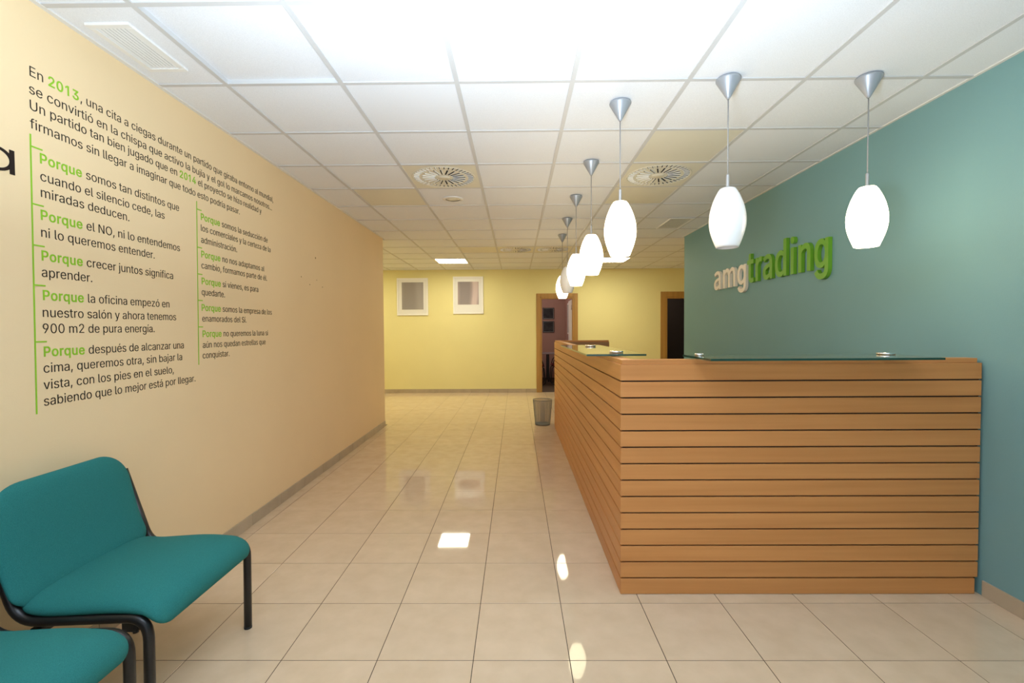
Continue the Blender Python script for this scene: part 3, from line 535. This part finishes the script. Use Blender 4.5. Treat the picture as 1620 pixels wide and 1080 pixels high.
def louvre(i, j, x0, x1, y0, y1, label, dark):
    cx, cy = (x0+x1)/2, (y0+y1)/2
    t = thing('ceiling_grille', label, 'air vent', (cx, cy, CEIL))
    a0, a1 = max(CX0+CS*i, XL)-cx+.004, CX0+CS*(i+1)-cx-.004; b0, b1 = CY0+CS*j-cy+.002, CY0+CS*(j+1)-cy-.002
    X0, X1, Y0, Y1 = x0-cx, x1-cx, y0-cy, y1-cy; fr = .022 if not dark else .012
    bm = bmesh.new()
    for b in ((a0, X0, b0, b1), (X1, a1, b0, b1), (X0, X1, b0, Y0), (X0, X1, Y1, b1)):
        if b[1]-b[0] > .003 and b[3]-b[2] > .003: bx(bm, *b, .004, .016)
    obj('plate', me(bm, 'grille_plate', M['ctile']), t)
    bm = bmesh.new()
    for b in ((X0-.005, X1+.005, Y0-.005, Y0+fr), (X0-.005, X1+.005, Y1-fr, Y1+.005), (X0-.005, X0+fr, Y0+fr, Y1-fr), (X1-fr, X1+.005, Y0+fr, Y1-fr)): bx(bm, *b, -.006, .012, bev=.0015)
    obj('frame', me(bm, 'grille_frame', M['white_enamel']), t)
    bm = bmesh.new(); bx(bm, X0+fr, X1-fr, Y0+fr, Y1-fr, .008, .012); obj('backing', me(bm, 'grille_back', M['void']), t)
    if not dark:
        n = 8
        for k in range(n):
            x = X0+fr+(X1-X0-2*fr)*(k+.5)/n
            bm = bmesh.new(); vs = [(x-.0058, -.003), (x+.0052, -.001), (x+.0052, .0004), (x-.0058, -.0016)]
            a = [bm.verts.new((p, Y0+fr, q)) for p, q in vs]; b = [bm.verts.new((p, Y1-fr, q)) for p, q in vs]
            bm.faces.new(a[::-1]); bm.faces.new(b)
            for q in range(4): bm.faces.new((a[q], a[(q+1) % 4], b[(q+1) % 4], b[q]))
            obj('slat', me(bm, 'grille_slat', M['white_enamel']), t)
    else:
        bm = bmesh.new(); n, m_ = 13, 26
        for k in range(n+1):
            x = X0+fr+(X1-X0-2*fr)*k/n; bx(bm, x-.0028, x+.0028, Y0+fr, Y1-fr, -.001, .001)
        for k in range(m_+1):
            y_ = Y0+fr+(Y1-Y0-2*fr)*k/m_; bx(bm, X0+fr, X1-fr, y_-.0028, y_+.0028, -.0012, .0008)
        obj('lattice', me(bm, 'grille_lattice', M['ctile_metal']), t, kind='stuff')
louvre(-2, -1, -1.785, -1.608, 1.952, 2.298, 'white slatted air grille in the ceiling edge above the wall text', False)
louvre(4, 5, 1.812, 2.088, 5.46, 6.03, 'beige lattice air grille in the ceiling near the end of the teal wall', True)

# small round speaker
t = thing('ceiling_speaker', 'small round white disc in the ceiling just behind the left swirl diffuser', 'speaker', (-.615, 4.6, CEIL+.004))
bm = bmesh.new(); lathe(bm, [(.07, .0), (.098, .0), (.102, -.004), (.092, -.008), (.072, -.006)], 40, caps=False); obj('ring', me(bm, 'speaker_ring', M['white_enamel']), t)
bm = bmesh.new(); lathe(bm, [(0.001, -.006), (.05, -.005), (.073, -.001), (.073, 0)], 40, caps=False); obj('cone', me(bm, 'speaker_cone', M['ctile_metal']), t)

# ================================================================== PENDANTS
def shade_profile():
    H_, out = .303, []
    for k in range(25):
        s = k/24; z = -H_*s
        r = .037+(.0895-.037)*sin(pi*min(1, s/.55)/2)**.82 if s < .55 else .0895-(.0895-.054)*(1-cos(pi*(s-.55)/.45/2))**1.0*1.0
        out.append((r, z))
    return [(.010, .0), (.026, .0)]+out
def shade_mesh(name, m):
    bm = bmesh.new(); pr = shade_profile(); lathe(bm, pr+[(.050, -.303), (.046, -.296), (.001, -.290)], 40, caps=False); return me(bm, name, m)
def pendant(x, y, label, lit=True):
    t = thing('pendant_lamp', label, 'pendant lamp', (x, y, CEIL), group='opal glass pendant lamps over the counter')
    t.delta_location = (0, 0, 0)
    def part(nm, key, fn, mm, parent=t):
        if key not in tm:
            bm = bmesh.new(); fn(bm); tm[key] = me(bm, nm, mm)
        return obj(nm, tm[key], parent)
    part('canopy', 'canopy', lambda b: lathe(b, [(.058, -.001), (.0605, -.006), (.0595, -.012), (.011, -.098), (.006, -.106)], 40), M['grey_plastic'])
    part('cable', 'cable', lambda b: lathe(b, [(.0032, -.10), (.0032, -.495)], 10), M['cable'])
    part('stem', 'stem', lambda b: lathe(b, [(.0055, -.487), (.0085, -.492), (.0085, -.548), (.0105, -.552), (.030, -.557), (.034, -.563), (.034, -.566)], 24), M['steel'])
    k = 'shade_lit' if lit else 'shade_off'
    if k not in tm: tm[k] = shade_mesh(k, M['opal_lit'] if lit else M['opal_off'])
    s = obj('shade', tm[k], t, (0, 0, -.561))
    if not lit: s['label'] = 'unlit milky glass shade'
pendant(.597, 2.67, 'glowing pendant lamp over the corner of the counter, nearest and largest of the side row')
pendant(1.098, 2.43, 'unlit pendant lamp above the front of the counter, left of the wall sign', False)
pendant(1.815, 2.43, 'glowing pendant lamp in front of the teal wall, rightmost of all')
pendant(.583, 3.60, 'glowing pendant lamp second from the camera in the row over the side arm')
pendant(.586, 4.52, 'glowing pendant lamp third from the camera in the row over the side arm')
pendant(.602, 5.43, 'unlit pendant lamp, the dull one between two glowing lamps over the side arm', False)
pendant(.636, 6.36, 'glowing pendant lamp at the far end of the row, above the left doorway', True)

# ================================================================== WALL LETTERING (left wall)
def to_left(v): return Vector((XL+.0008+v.z, v.x, v.y))
CAP = max(p[1] for s in G_TEXT['E'][1] for p in s)
EM = .0385/CAP
BOLD = .0125
def layout(runs):
    x = 0; out = []; xmin = None; xmax = 0
    for txt, b in runs:
        gl = []
        for ch in txt:
            adv, sp = G_TEXT[ch]
            if sp:
                lo = min(p[0] for s in sp for p in s)+x; hi = max(p[0] for s in sp for p in s)+x
                if xmin is None: xmin = lo
                xmax = hi
                gl.append(((ch, 'text'), sp, x))
            x += adv+(.028 if b else 0)
        out.append((b, gl))
    return out, xmin, xmax
def wall_line(runs, y0, y1, z, parent):
    out, a, b = layout(runs); k = (y1-y0)/(b-a); first = None
    for bold, gl in out:
        nm = 'accent_word' if bold else 'text_line'
        d = text_mesh(nm, [(key, sp, x-a) for key, sp, x in gl], k, EM, (BOLD if bold else -.0055), .0006, M['green'] if bold else M['ink'], lambda v: to_left(Vector((v.x+y0, v.y+z, v.z))))
        obj(nm, d, parent, kind='stuff')
LINES = [
 ('intro',[('En ', 0), ('2013', 1), (', una cita a ciegas durante un partido que giraba entorno al mundial,', 0)],1.799,3.593,2.357),
 ('intro',[('se convirtió en la chispa que activo la bujía y el gol lo marcamos nosotros...', 0)],1.795,3.572,2.289),
 ('intro',[('Un partido tan bien jugado que en ', 0), ('2014', 1), (' el proyecto se hizo realidad y', 0)],1.796,3.423,2.227),
 ('intro',[('firmamos sin llegar a imaginar que todo esto podría pasar.', 0)],1.794,3.151,2.156),
 ('a1',[('Porque', 1), (' somos tan distintos que', 0)],1.829,2.581,2.034),
 ('a1',[('cuando el silencio cede, las', 0)],1.827,2.472,1.965),
 ('a1',[('miradas deducen.', 0)],1.827,2.245,1.901),
 ('a2',[('Porque', 1), (' el NO, ni lo entendemos', 0)],1.825,2.580,1.812),
 ('a2',[('ni lo queremos entender.', 0)],1.823,2.397,1.744),
 ('a3',[('Porque', 1), (' crecer juntos significa', 0)],1.823,2.523,1.652),
 ('a3',[('aprender.', 0)],1.820,2.038,1.587),
 ('a4',[('Porque', 1), (' la oficina empezó en', 0)],1.823,2.491,1.496),
 ('a4',[('nuestro salón y ahora tenemos', 0)],1.819,2.538,1.428),
 ('a4',[('900 m2 de pura energía.', 0)],1.817,2.384,1.364),
 ('a5',[('Porque', 1), (' después de alcanzar una', 0)],1.819,2.591,1.272),
 ('a5',[('cima, queremos otra, sin bajar la', 0)],1.815,2.576,1.207),
 ('a5',[('vista, con los pies en el suelo,', 0)],1.813,2.510,1.141),
 ('a5',[('sabiendo que lo mejor está por llegar.', 0)],1.812,2.679,1.076),
 ('b1',[('Porque', 1), (' somos la seducción de', 0)],2.761,3.500,2.030),
 ('b1',[('los comerciales y la certeza de la', 0)],2.758,3.538,1.964),
 ('b1',[('administración.', 0)],2.757,3.113,1.894),
 ('b2',[('Porque', 1), (' no nos adaptamos al', 0)],2.757,3.446,1.808),
 ('b2',[('cambio, formamos parte de él.', 0)],2.755,3.481,1.742),
 ('b3',[('Porque', 1), (' si vienes, es para', 0)],2.755,3.359,1.648),
 ('b3',[('quedarte.', 0)],2.752,2.971,1.583),
 ('b4',[('Porque', 1), (' somos la empresa de los', 0)],2.749,3.539,1.490),
 ('b4',[('enamorados del Sí.', 0)],2.751,3.203,1.425),
 ('b5',[('Porque', 1), (' no queremos la luna si', 0)],2.752,3.479,1.333),
 ('b5',[('aún nos quedan estrellas que', 0)],2.750,3.443,1.267),
 ('b5',[('conquistar.', 0)],2.747,3.005,1.204),
]
LAB = {'intro': 'opening paragraph of dark wall lettering starting with the year 2013',
 'a1': 'left-column wall paragraph saying Porque somos tan distintos', 'a2': 'left-column wall paragraph saying Porque el NO',
 'a3': 'left-column wall paragraph saying Porque crecer juntos significa aprender', 'a4': 'left-column wall paragraph about la oficina and 900 m2',
 'a5': 'lowest left-column wall paragraph, four lines starting Porque después de alcanzar',
 'b1': 'right-column wall paragraph saying Porque somos la seducción', 'b2': 'right-column wall paragraph saying Porque no nos adaptamos',
 'b3': 'right-column wall paragraph saying Porque si vienes', 'b4': 'right-column wall paragraph saying Porque somos la empresa',
 'b5': 'lowest right-column wall paragraph, three lines ending in conquistar'}
par = {}
for g, runs, y0, y1, z in LINES:
    if g not in par:
        par[g] = thing('wall_lettering', LAB[g], 'wall lettering', group='quotation lettering on the cream wall')
    wall_line(runs, y0, y1, z, par[g])
def rule(label, ytop, ybot, z0, z1, ticks, tl, wd):
    t = thing('green_rule', label, 'wall graphic')
    bm = bmesh.new(); vs = [(ytop-wd/2, z0), (ytop+wd/2, z0), (ybot+wd/2, z1), (ybot-wd/2, z1)]
    a = [bm.verts.new((XL+.0004, y, z)) for y, z in vs]; b = [bm.verts.new((XL+.0016, y, z)) for y, z in vs]
    bm.faces.new(a); bm.faces.new(b)
    for q in range(4): bm.faces.new((a[q], a[(q+1) % 4], b[(q+1) % 4], b[q]))
    obj('upright', me(bm, 'rule', M['green']), t)
    for z in ticks:
        y = ytop+(ybot-ytop)*(z0-z)/(z0-z1)+wd/2
        box('tick', M['green'], XL+.0004, XL+.0016, y, y+tl, z-.0028, z+.0028, t)
rule('long green vertical line with short ticks beside the left column of wall text', 1.794, 1.783, 2.133, 1.049, [2.087, 1.866, 1.707, 1.552, 1.3305], .042, .0055)
rule('thin green vertical line with short ticks beside the right column of wall text', 2.726, 2.711, 2.13, 1.17, [2.085, 1.862, 1.705, 1.55, 1.393], .038, .0055)
# big dark letter cut by the left edge of the picture
bm = bmesh.new()
def ringpts(cy, cz, ry, rz, n=40): return [(cy+ry*cos(2*pi*k/n), cz+rz*sin(2*pi*k/n)) for k in range(n)]
o_, i2 = ringpts(1.672, 1.999, .058, .044), ringpts(1.672, 1.999, .044, .0335)
va = [[bm.verts.new((XL+x, y, z)) for y, z in pts] for x in (.0004, .0016) for pts in (o_, i2)]
for k in range(40):
    q = (k+1) % 40
    bm.faces.new((va[0][k], va[0][q], va[1][q], va[1][k])); bm.faces.new((va[2][k], va[2][q], va[3][q], va[3][k]))
    bm.faces.new((va[0][k], va[0][q], va[2][q], va[2][k])); bm.faces.new((va[1][k], va[1][q], va[3][q], va[3][k]))
bx(bm, XL+.0004, XL+.0018, 1.716, 1.7335, 1.9535, 2.0435)
d = me(bm, 'big_letter', M['ink'])
q = thing('wall_letter', 'large dark round letter cut off by the left edge, left of the green line', 'wall lettering', data=d)
# screw holes left in the wall
for n, (y, z, r) in enumerate([(4.336, 2.043, .009), (4.041, 1.836, .006), (4.355, 1.839, .005), (4.206, 1.783, .006), (4.481, 1.785, .006)]):
    bm = bmesh.new(); lathe(bm, [(r, .0), (r*.8, .0012), (.0005, .0015)], 10, caps=False)
    bmesh.ops.rotate(bm, verts=bm.verts[:], matrix=Matrix.Rotation(pi/2, 3, 'Y')); bmesh.ops.translate(bm, verts=bm.verts[:], vec=(XL+.0002, y, z))
    thing('screw_hole', ['largest dark screw hole in the cream wall, above the other four', 'leftmost small screw hole in the cream wall', 'small screw hole in the cream wall, right of centre below the largest',
          'small screw hole in the cream wall, low in the middle of the five', 'rightmost small screw hole in the cream wall'][n], 'screw hole', group='old screw holes in the cream wall', data=me(bm, 'screw_hole', mat('plug', (.22, .12, .04), .8) if n == 0 else bpy.data.materials['plug']))

# ================================================================== WALL SIGN (teal wall)
sign = thing('wall_sign', 'raised cream and green letters spelling amgtrading on the teal wall', 'sign', (0, 0, 0))
def sign_word(word, y0, y1, zb, m, sxh, lab, off, th):
    XH_S = max(p[1] for s in G_SIGN['n'][1] for p in s); XH_T = max(p[1] for s in G_TEXT['n'][1] for p in s)
    seq = []; x = 0
    for ch in word:
        if ch == 'g':
            adv, sp = G_TEXT['g']; f = XH_S/XH_T*.985; adv, sp = adv*f*.93, [[(a*f*.92, b*f) for a, b in s] for s in sp]
        else: adv, sp = G_SIGN[ch]
        seq.append((ch, sp, x)); x += adv+.012
    lo = min(p[0]+seq[0][2] for s in seq[0][1] for p in s); hi = max(p[0]+seq[-1][2] for s in seq[-1][1] for p in s)
    k = (y0-y1)/(hi-lo); sy = sxh/XH_S
    for ch, sp, xo in seq:
        d = text_mesh('sign_letter', [((ch, 'sign'), sp, xo-lo)], k, sy, off, th/2, m, lambda v: Vector((XR-.002-th/2-v.z, y0-v.x, v.y+zb)))
        obj('letter', d, sign, label=lab)
sign_word('amg', 5.496, 4.757, 1.816, M['letter_cream'], .202, 'cream letter', .005, .03)
sign_word('trading', 4.714, 3.509, 1.826, M['letter_green'], .216, 'green letter', .0065, .03)

# ================================================================== PICTURES
def picture(name, label, x0, x1, z0, z1, fw, pm, group, inner=None, y=YB, mat_f='frame_white'):
    t = thing(name, label, 'picture', ((x0+x1)/2, y, (z0+z1)/2), group=group)
    a, b = (x1-x0)/2, (z1-z0)/2
    bm = bmesh.new()
    for q in ((-a, a, -b, -b+fw), (-a, a, b-fw, b), (-a, -a+fw, -b+fw, b-fw), (a-fw, a, -b+fw, b-fw)): bx(bm, q[0], q[1], -.028, -.001, q[2], q[3], bev=.002)
    obj('frame', me(bm, 'picture_frame', M[mat_f]), t)
    bm = bmesh.new(); bx(bm, -a+fw, a-fw, -.014, -.001, -b+fw, b-fw); obj('mount', me(bm, 'picture_mount', M['mount']), t)
    ix0, ix1, iz0, iz1 = inner
    bm = bmesh.new(); bx(bm, ix0-(x0+x1)/2, ix1-(x0+x1)/2, -.016, -.014, iz0-(z0+z1)/2, iz1-(z0+z1)/2); obj('print', me(bm, 'picture_print', pm), t)
picture('framed_picture', 'white-framed grey picture on the yellow wall, nearest the cream wall corner', -2.56, -1.89, 1.675, 2.475, .03, M['pic_a'], 'white-framed pictures on the yellow wall', (-2.455, -1.99, 1.80, 2.385))
picture('framed_picture', 'white-framed picture with a pale curved shape on the yellow wall, right of the grey one', -1.35, -.70, 1.70, 2.50, .03, M['pic_b'], 'white-framed pictures on the yellow wall', (-1.25, -.80, 1.90, 2.39))
picture('small_picture', 'upper dark square picture inside the room behind the left doorway', .745, 1.06, 1.64, 1.955, .015, M['pic_dark'], 'dark pictures in the far room', (.765, 1.04, 1.66, 1.935), y=13, mat_f='black')
picture('small_picture', 'lower dark square picture inside the room behind the left doorway', .745, 1.06, 1.27, 1.585, .015, M['pic_dark'], 'dark pictures in the far room', (.765, 1.04, 1.29, 1.565), y=13, mat_f='black')
t = thing('side_picture', 'grey picture on the side wall seen at an angle behind the left doorway', 'picture', (1.37, 11.9, 1.63))
bm = bmesh.new()
for b in ((-.30, .30, -.40, -.36), (-.30, .30, .36, .40), (-.30, -.26, -.36, .36), (.26, .30, -.36, .36)): bx(bm, -.025, -.001, *b)
obj('frame', me(bm, 'side_frame', M['frame_white']), t)
bm = bmesh.new(); bx(bm, -.012, -.001, -.26, .26, -.36, .36); obj('print', me(bm, 'side_print', M['pic_dark']), t)

# ================================================================== WASTE BIN
def waste_bin():
    t = thing('waste_bin', 'grey wire-mesh waste bin on the floor beyond the far end of the counter', 'bin', (.372, 6.62, 0))
    R0, R1, Hh = .106, .138, .358; nr, nz = 84, 44
    bm = bmesh.new(); w_ = .0011
    for k in range(nr):
        for sgn in (1,):
            a = 2*pi*k/nr; p, q = Vector((R0*cos(a), R0*sin(a), .004)), Vector((R1*cos(a), R1*sin(a), Hh))
            s = Vector((-sin(a), cos(a), 0))*w_; n = Vector((cos(a), sin(a), 0))*w_
            A = [bm.verts.new(v) for v in (p-s, p+n, p+s)]; B = [bm.verts.new(v) for v in (q-s, q+n, q+s)]
            for i in range(3): bm.faces.new((A[i], A[(i+1) % 3], B[(i+1) % 3], B[i]))
    for j in range(1, nz):
        z = Hh*j/nz; r = R0+(R1-R0)*j/nz
        A = [bm.verts.new((r*cos(2*pi*i/48), r*sin(2*pi*i/48), z-w_)) for i in range(48)]; B = [bm.verts.new((r*cos(2*pi*i/48), r*sin(2*pi*i/48), z+w_)) for i in range(48)]
        for i in range(48): bm.faces.new((A[i], A[(i+1) % 48], B[(i+1) % 48], B[i]))
    obj('mesh_side', me(bm, 'bin_mesh', M['mesh_metal']), t, kind='stuff')
    bm = bmesh.new(); sweep(bm, [Vector((R1*cos(a), R1*sin(a), Hh)) for a in [2*pi*k/48 for k in range(49)]], .0045, ref=Vector((0, 0, 1)), seg=8); obj('rim', me(bm, 'bin_rim', M['mesh_metal']), t)
    bm = bmesh.new(); lathe(bm, [(.0005, .004), (R0-.002, .004), (R0+.001, .0015), (R0+.002, .022), (R0, .022), (R0-.003, .006), (.0005, .006)], 40, caps=False); obj('base', me(bm, 'bin_base', M['mesh_metal']), t)
waste_bin()

# ================================================================== CHAIRS
def cushion(name, path, hw, thick, rcs, yc=0, nu=24, nv=34, puff=.35):
    """path: list of (x,z) of the cushion's middle plane, hw: half width, rcs: corner radii at the start and the end"""
    P = [Vector((x, 0, z)) for x, z in path]
    # arc-length resample by Catmull-like linear interpolation over a filleted path
    L = [0]
    for a, b in zip(P, P[1:]): L.append(L[-1]+(b-a).length)
    def at(s):
        s = max(0, min(1, s))*L[-1]
        for i in range(len(P)-1):
            if s <= L[i+1] or i == len(P)-2:
                return P[i].lerp(P[i+1], (s-L[i])/(L[i+1]-L[i]))
    bm = bmesh.new(); top, bot = [], []
    for j in range(nv+1):
        vv = -cos(pi*j/nv)                      # denser at the ends
        c = at((vv+1)/2); tn = (at((vv+1)/2+.02)-at((vv+1)/2-.02)).normalized(); n = Vector((-tn.z, 0, tn.x))
        d0, d1 = (vv+1)/2*L[-1], (1-vv)/2*L[-1]; ins = 0
        for d_, rc in ((d0, rcs[0]), (d1, rcs[1])):
            if d_ < rc: ins = max(ins, rc-math.sqrt(max(0, rc*rc-(rc-d_)**2)))
        wj = hw-ins
        r0, r1 = [], []
        for i in range(nu+1):
            uu = -cos(pi*i/nu)
            e = max(0, 1-abs(uu)**5)**.5*max(0, 1-abs(vv)**7)**.5
            crown = puff*thick*(1-uu*uu)*(1-vv*vv)
            yy = uu*wj+yc
            r0.append(bm.verts.new(c+Vector((0, yy, 0))+n*(thick*.55*e+crown)))
            r1.append(bm.verts.new(c+Vector((0, yy, 0))-n*(thick*.45*e)))
        top.append(r0); bot.append(r1)
    for j in range(nv):
        for i in range(nu):
            bm.faces.new((top[j][i], top[j][i+1], top[j+1][i+1], top[j+1][i])); bm.faces.new((bot[j][i], bot[j+1][i], bot[j+1][i+1], bot[j][i+1]))
    bmesh.ops.remove_doubles(bm, verts=bm.verts[:], dist=.0004)
    bmesh.ops.holes_fill(bm, edges=[e for e in bm.edges if e.is_boundary], sides=0)
    return me(bm, name, M['fabric'], smooth=True)
def curve_pts(pts, n=40, rad=.1): return [(p.x, p.z) for p in fillet([(x, 0, z) for x, z in pts], rad, 8)]
FW = .285      # half distance between the side frames
def make_chair(y, label):
    t = thing('waiting_chair', label, 'chair', (-1.24, y, 0), group='teal waiting chairs along the cream wall')
    # local x: 0 at the front legs, negative towards the wall
    R = .0165
    for s, nm in ((-1, 'side_frame'), (1, 'side_frame')):
        pts = fillet([(0, s*FW, .40), (-.43, s*FW, .372), (-.545, s*FW, .735)], .10, 8)
        pts = fillet([(-.004, s*FW, .0), (0, s*FW, .410), (-.445, s*FW, .393), (-.562, s*FW, .738)], .075, 8)
        k = 0
        bm = bmesh.new(); sweep(bm, [p for p in pts], R, R, seg=16); obj('side_frame', me(bm, 'side_frame', M['black']), t)
        bm = bmesh.new(); sweep(bm, fillet([(-.36, s*(FW-.03), .386), (-.47, s*(FW-.03), .30), (-.50, s*(FW-.03), .0)], .05), .0125, seg=12); obj('rear_leg', me(bm, 'rear_leg', M['black']), t)
        bm = bmesh.new(); lathe(bm, [(R+.0004, .0), (R+.0004, .010)], 16, -.004, s*FW); obj('foot_cap', me(bm, 'foot_cap', M['rubber']), t)
        bm = bmesh.new(); bx(bm, -.10, -.045, min(s*(FW-.03), s*(FW-.005)), max(s*(FW-.03), s*(FW-.005)), .352, .392, bev=.004); obj('bracket', me(bm, 'bracket', M['rubber']), t)
    for x, z in ((-.085, .362), (-.40, .350)):
        bm = bmesh.new(); bx(bm, x-.018, x+.018, -FW+.01, FW-.01, z-.012, z+.012, bev=.003); obj('crossbar', me(bm, 'crossbar', M['black']), t)
    seat = cushion('seat', curve_pts([(-.475, .444), (-.36, .421), (-.12, .435), (.000, .428), (.046, .372)], rad=.09), FW-.011, .072, (.09, .055), yc=-.020)
    obj('seat', seat, t)
    back = cushion('backrest', curve_pts([(-.425, .435), (-.475, .55), (-.510, .70), (-.540, .835)], rad=.12), FW-.001, .05, (.06, .13), yc=-.026, puff=-.25)
    obj('backrest', back, t)
    return t
make_chair(1.808, 'teal upholstered waiting chair with black tube frame, its whole backrest in view')
make_chair(1.158, 'nearer teal waiting chair, only its seat and front leg in view, cut off below')

# ================================================================== FURNITURE IN THE FAR ROOM
t = thing('meeting_table', 'grey-topped table with dark legs in the room behind the left doorway', 'table', (.55, 12.25, 0))
bm = bmesh.new(); bx(bm, -.9, .5, -.35, .35, .715, .74, bev=.003); obj('tabletop', me(bm, 'tabletop', M['tabletop']), t)
for x in (-.82, .28):
    for y in (-.28, .28):
        bm = bmesh.new(); bx(bm, x-.02, x+.02, y-.02, y+.02, 0, .7145); obj('leg', me(bm, 'leg', M['black']), t)
def visitor_chair(x, y, rz, label):
    t = thing('visitor_chair', label, 'chair', (x, y, 0), rz, group='red chairs at the far table')
    for s in (-.23, .23):
        bm = bmesh.new(); sweep(bm, fillet([(s, .22, .88), (s, .22, .45), (s, -.2, .45), (s, -.24, .012), (s, .24, .012)], .08), .011, seg=8, ref=Vector((1, 0, 0))); obj('side_frame', me(bm, 'vframe', M['black']), t)
        bm = bmesh.new(); sweep(bm, fillet([(s, .22, .68), (s, -.14, .66), (s, -.2, .45)], .1), .011, seg=8, ref=Vector((1, 0, 0))); obj('armrest', me(bm, 'varm', M['black']), t)
    bm = bmesh.new(); bx(bm, -.22, .22, -.2, .2, .455, .50, bev=.012); obj('seat', me(bm, 'vseat', M['red']), t)
    bm = bmesh.new(); bx(bm, -.22, .22, .19, .23, .56, .88, bev=.012); obj('backrest', me(bm, 'vback', M['red']), t)
visitor_chair(.47, 11.45, pi/2, 'red chair seen in profile at the left edge inside the doorway')
visitor_chair(1.08, 11.55, -pi/2, 'black-framed red chair beside the table, partly hidden by the counter')
rl = bpy.data.lights.new('far_room_fill', 'POINT'); rl.energy = 30; rl.color = (1, .86, .8); rl.shadow_soft_size = .2  # added unseen fill light that brightens the far room, no fitting modelled
o = bpy.data.objects.new('far_room_fill', rl); o.location = (-.2, 11.4, 2.35); C.objects.link(o)
dl = bpy.data.lights.new('dark_room_fill', 'POINT'); dl.energy = 9; dl.color = (1, .82, .66); dl.shadow_soft_size = .2  # added weak fill light that lifts the right-hand room out of black
o = bpy.data.objects.new('dark_room_fill', dl); o.location = (3.2, 11.6, 2.3); C.objects.link(o)
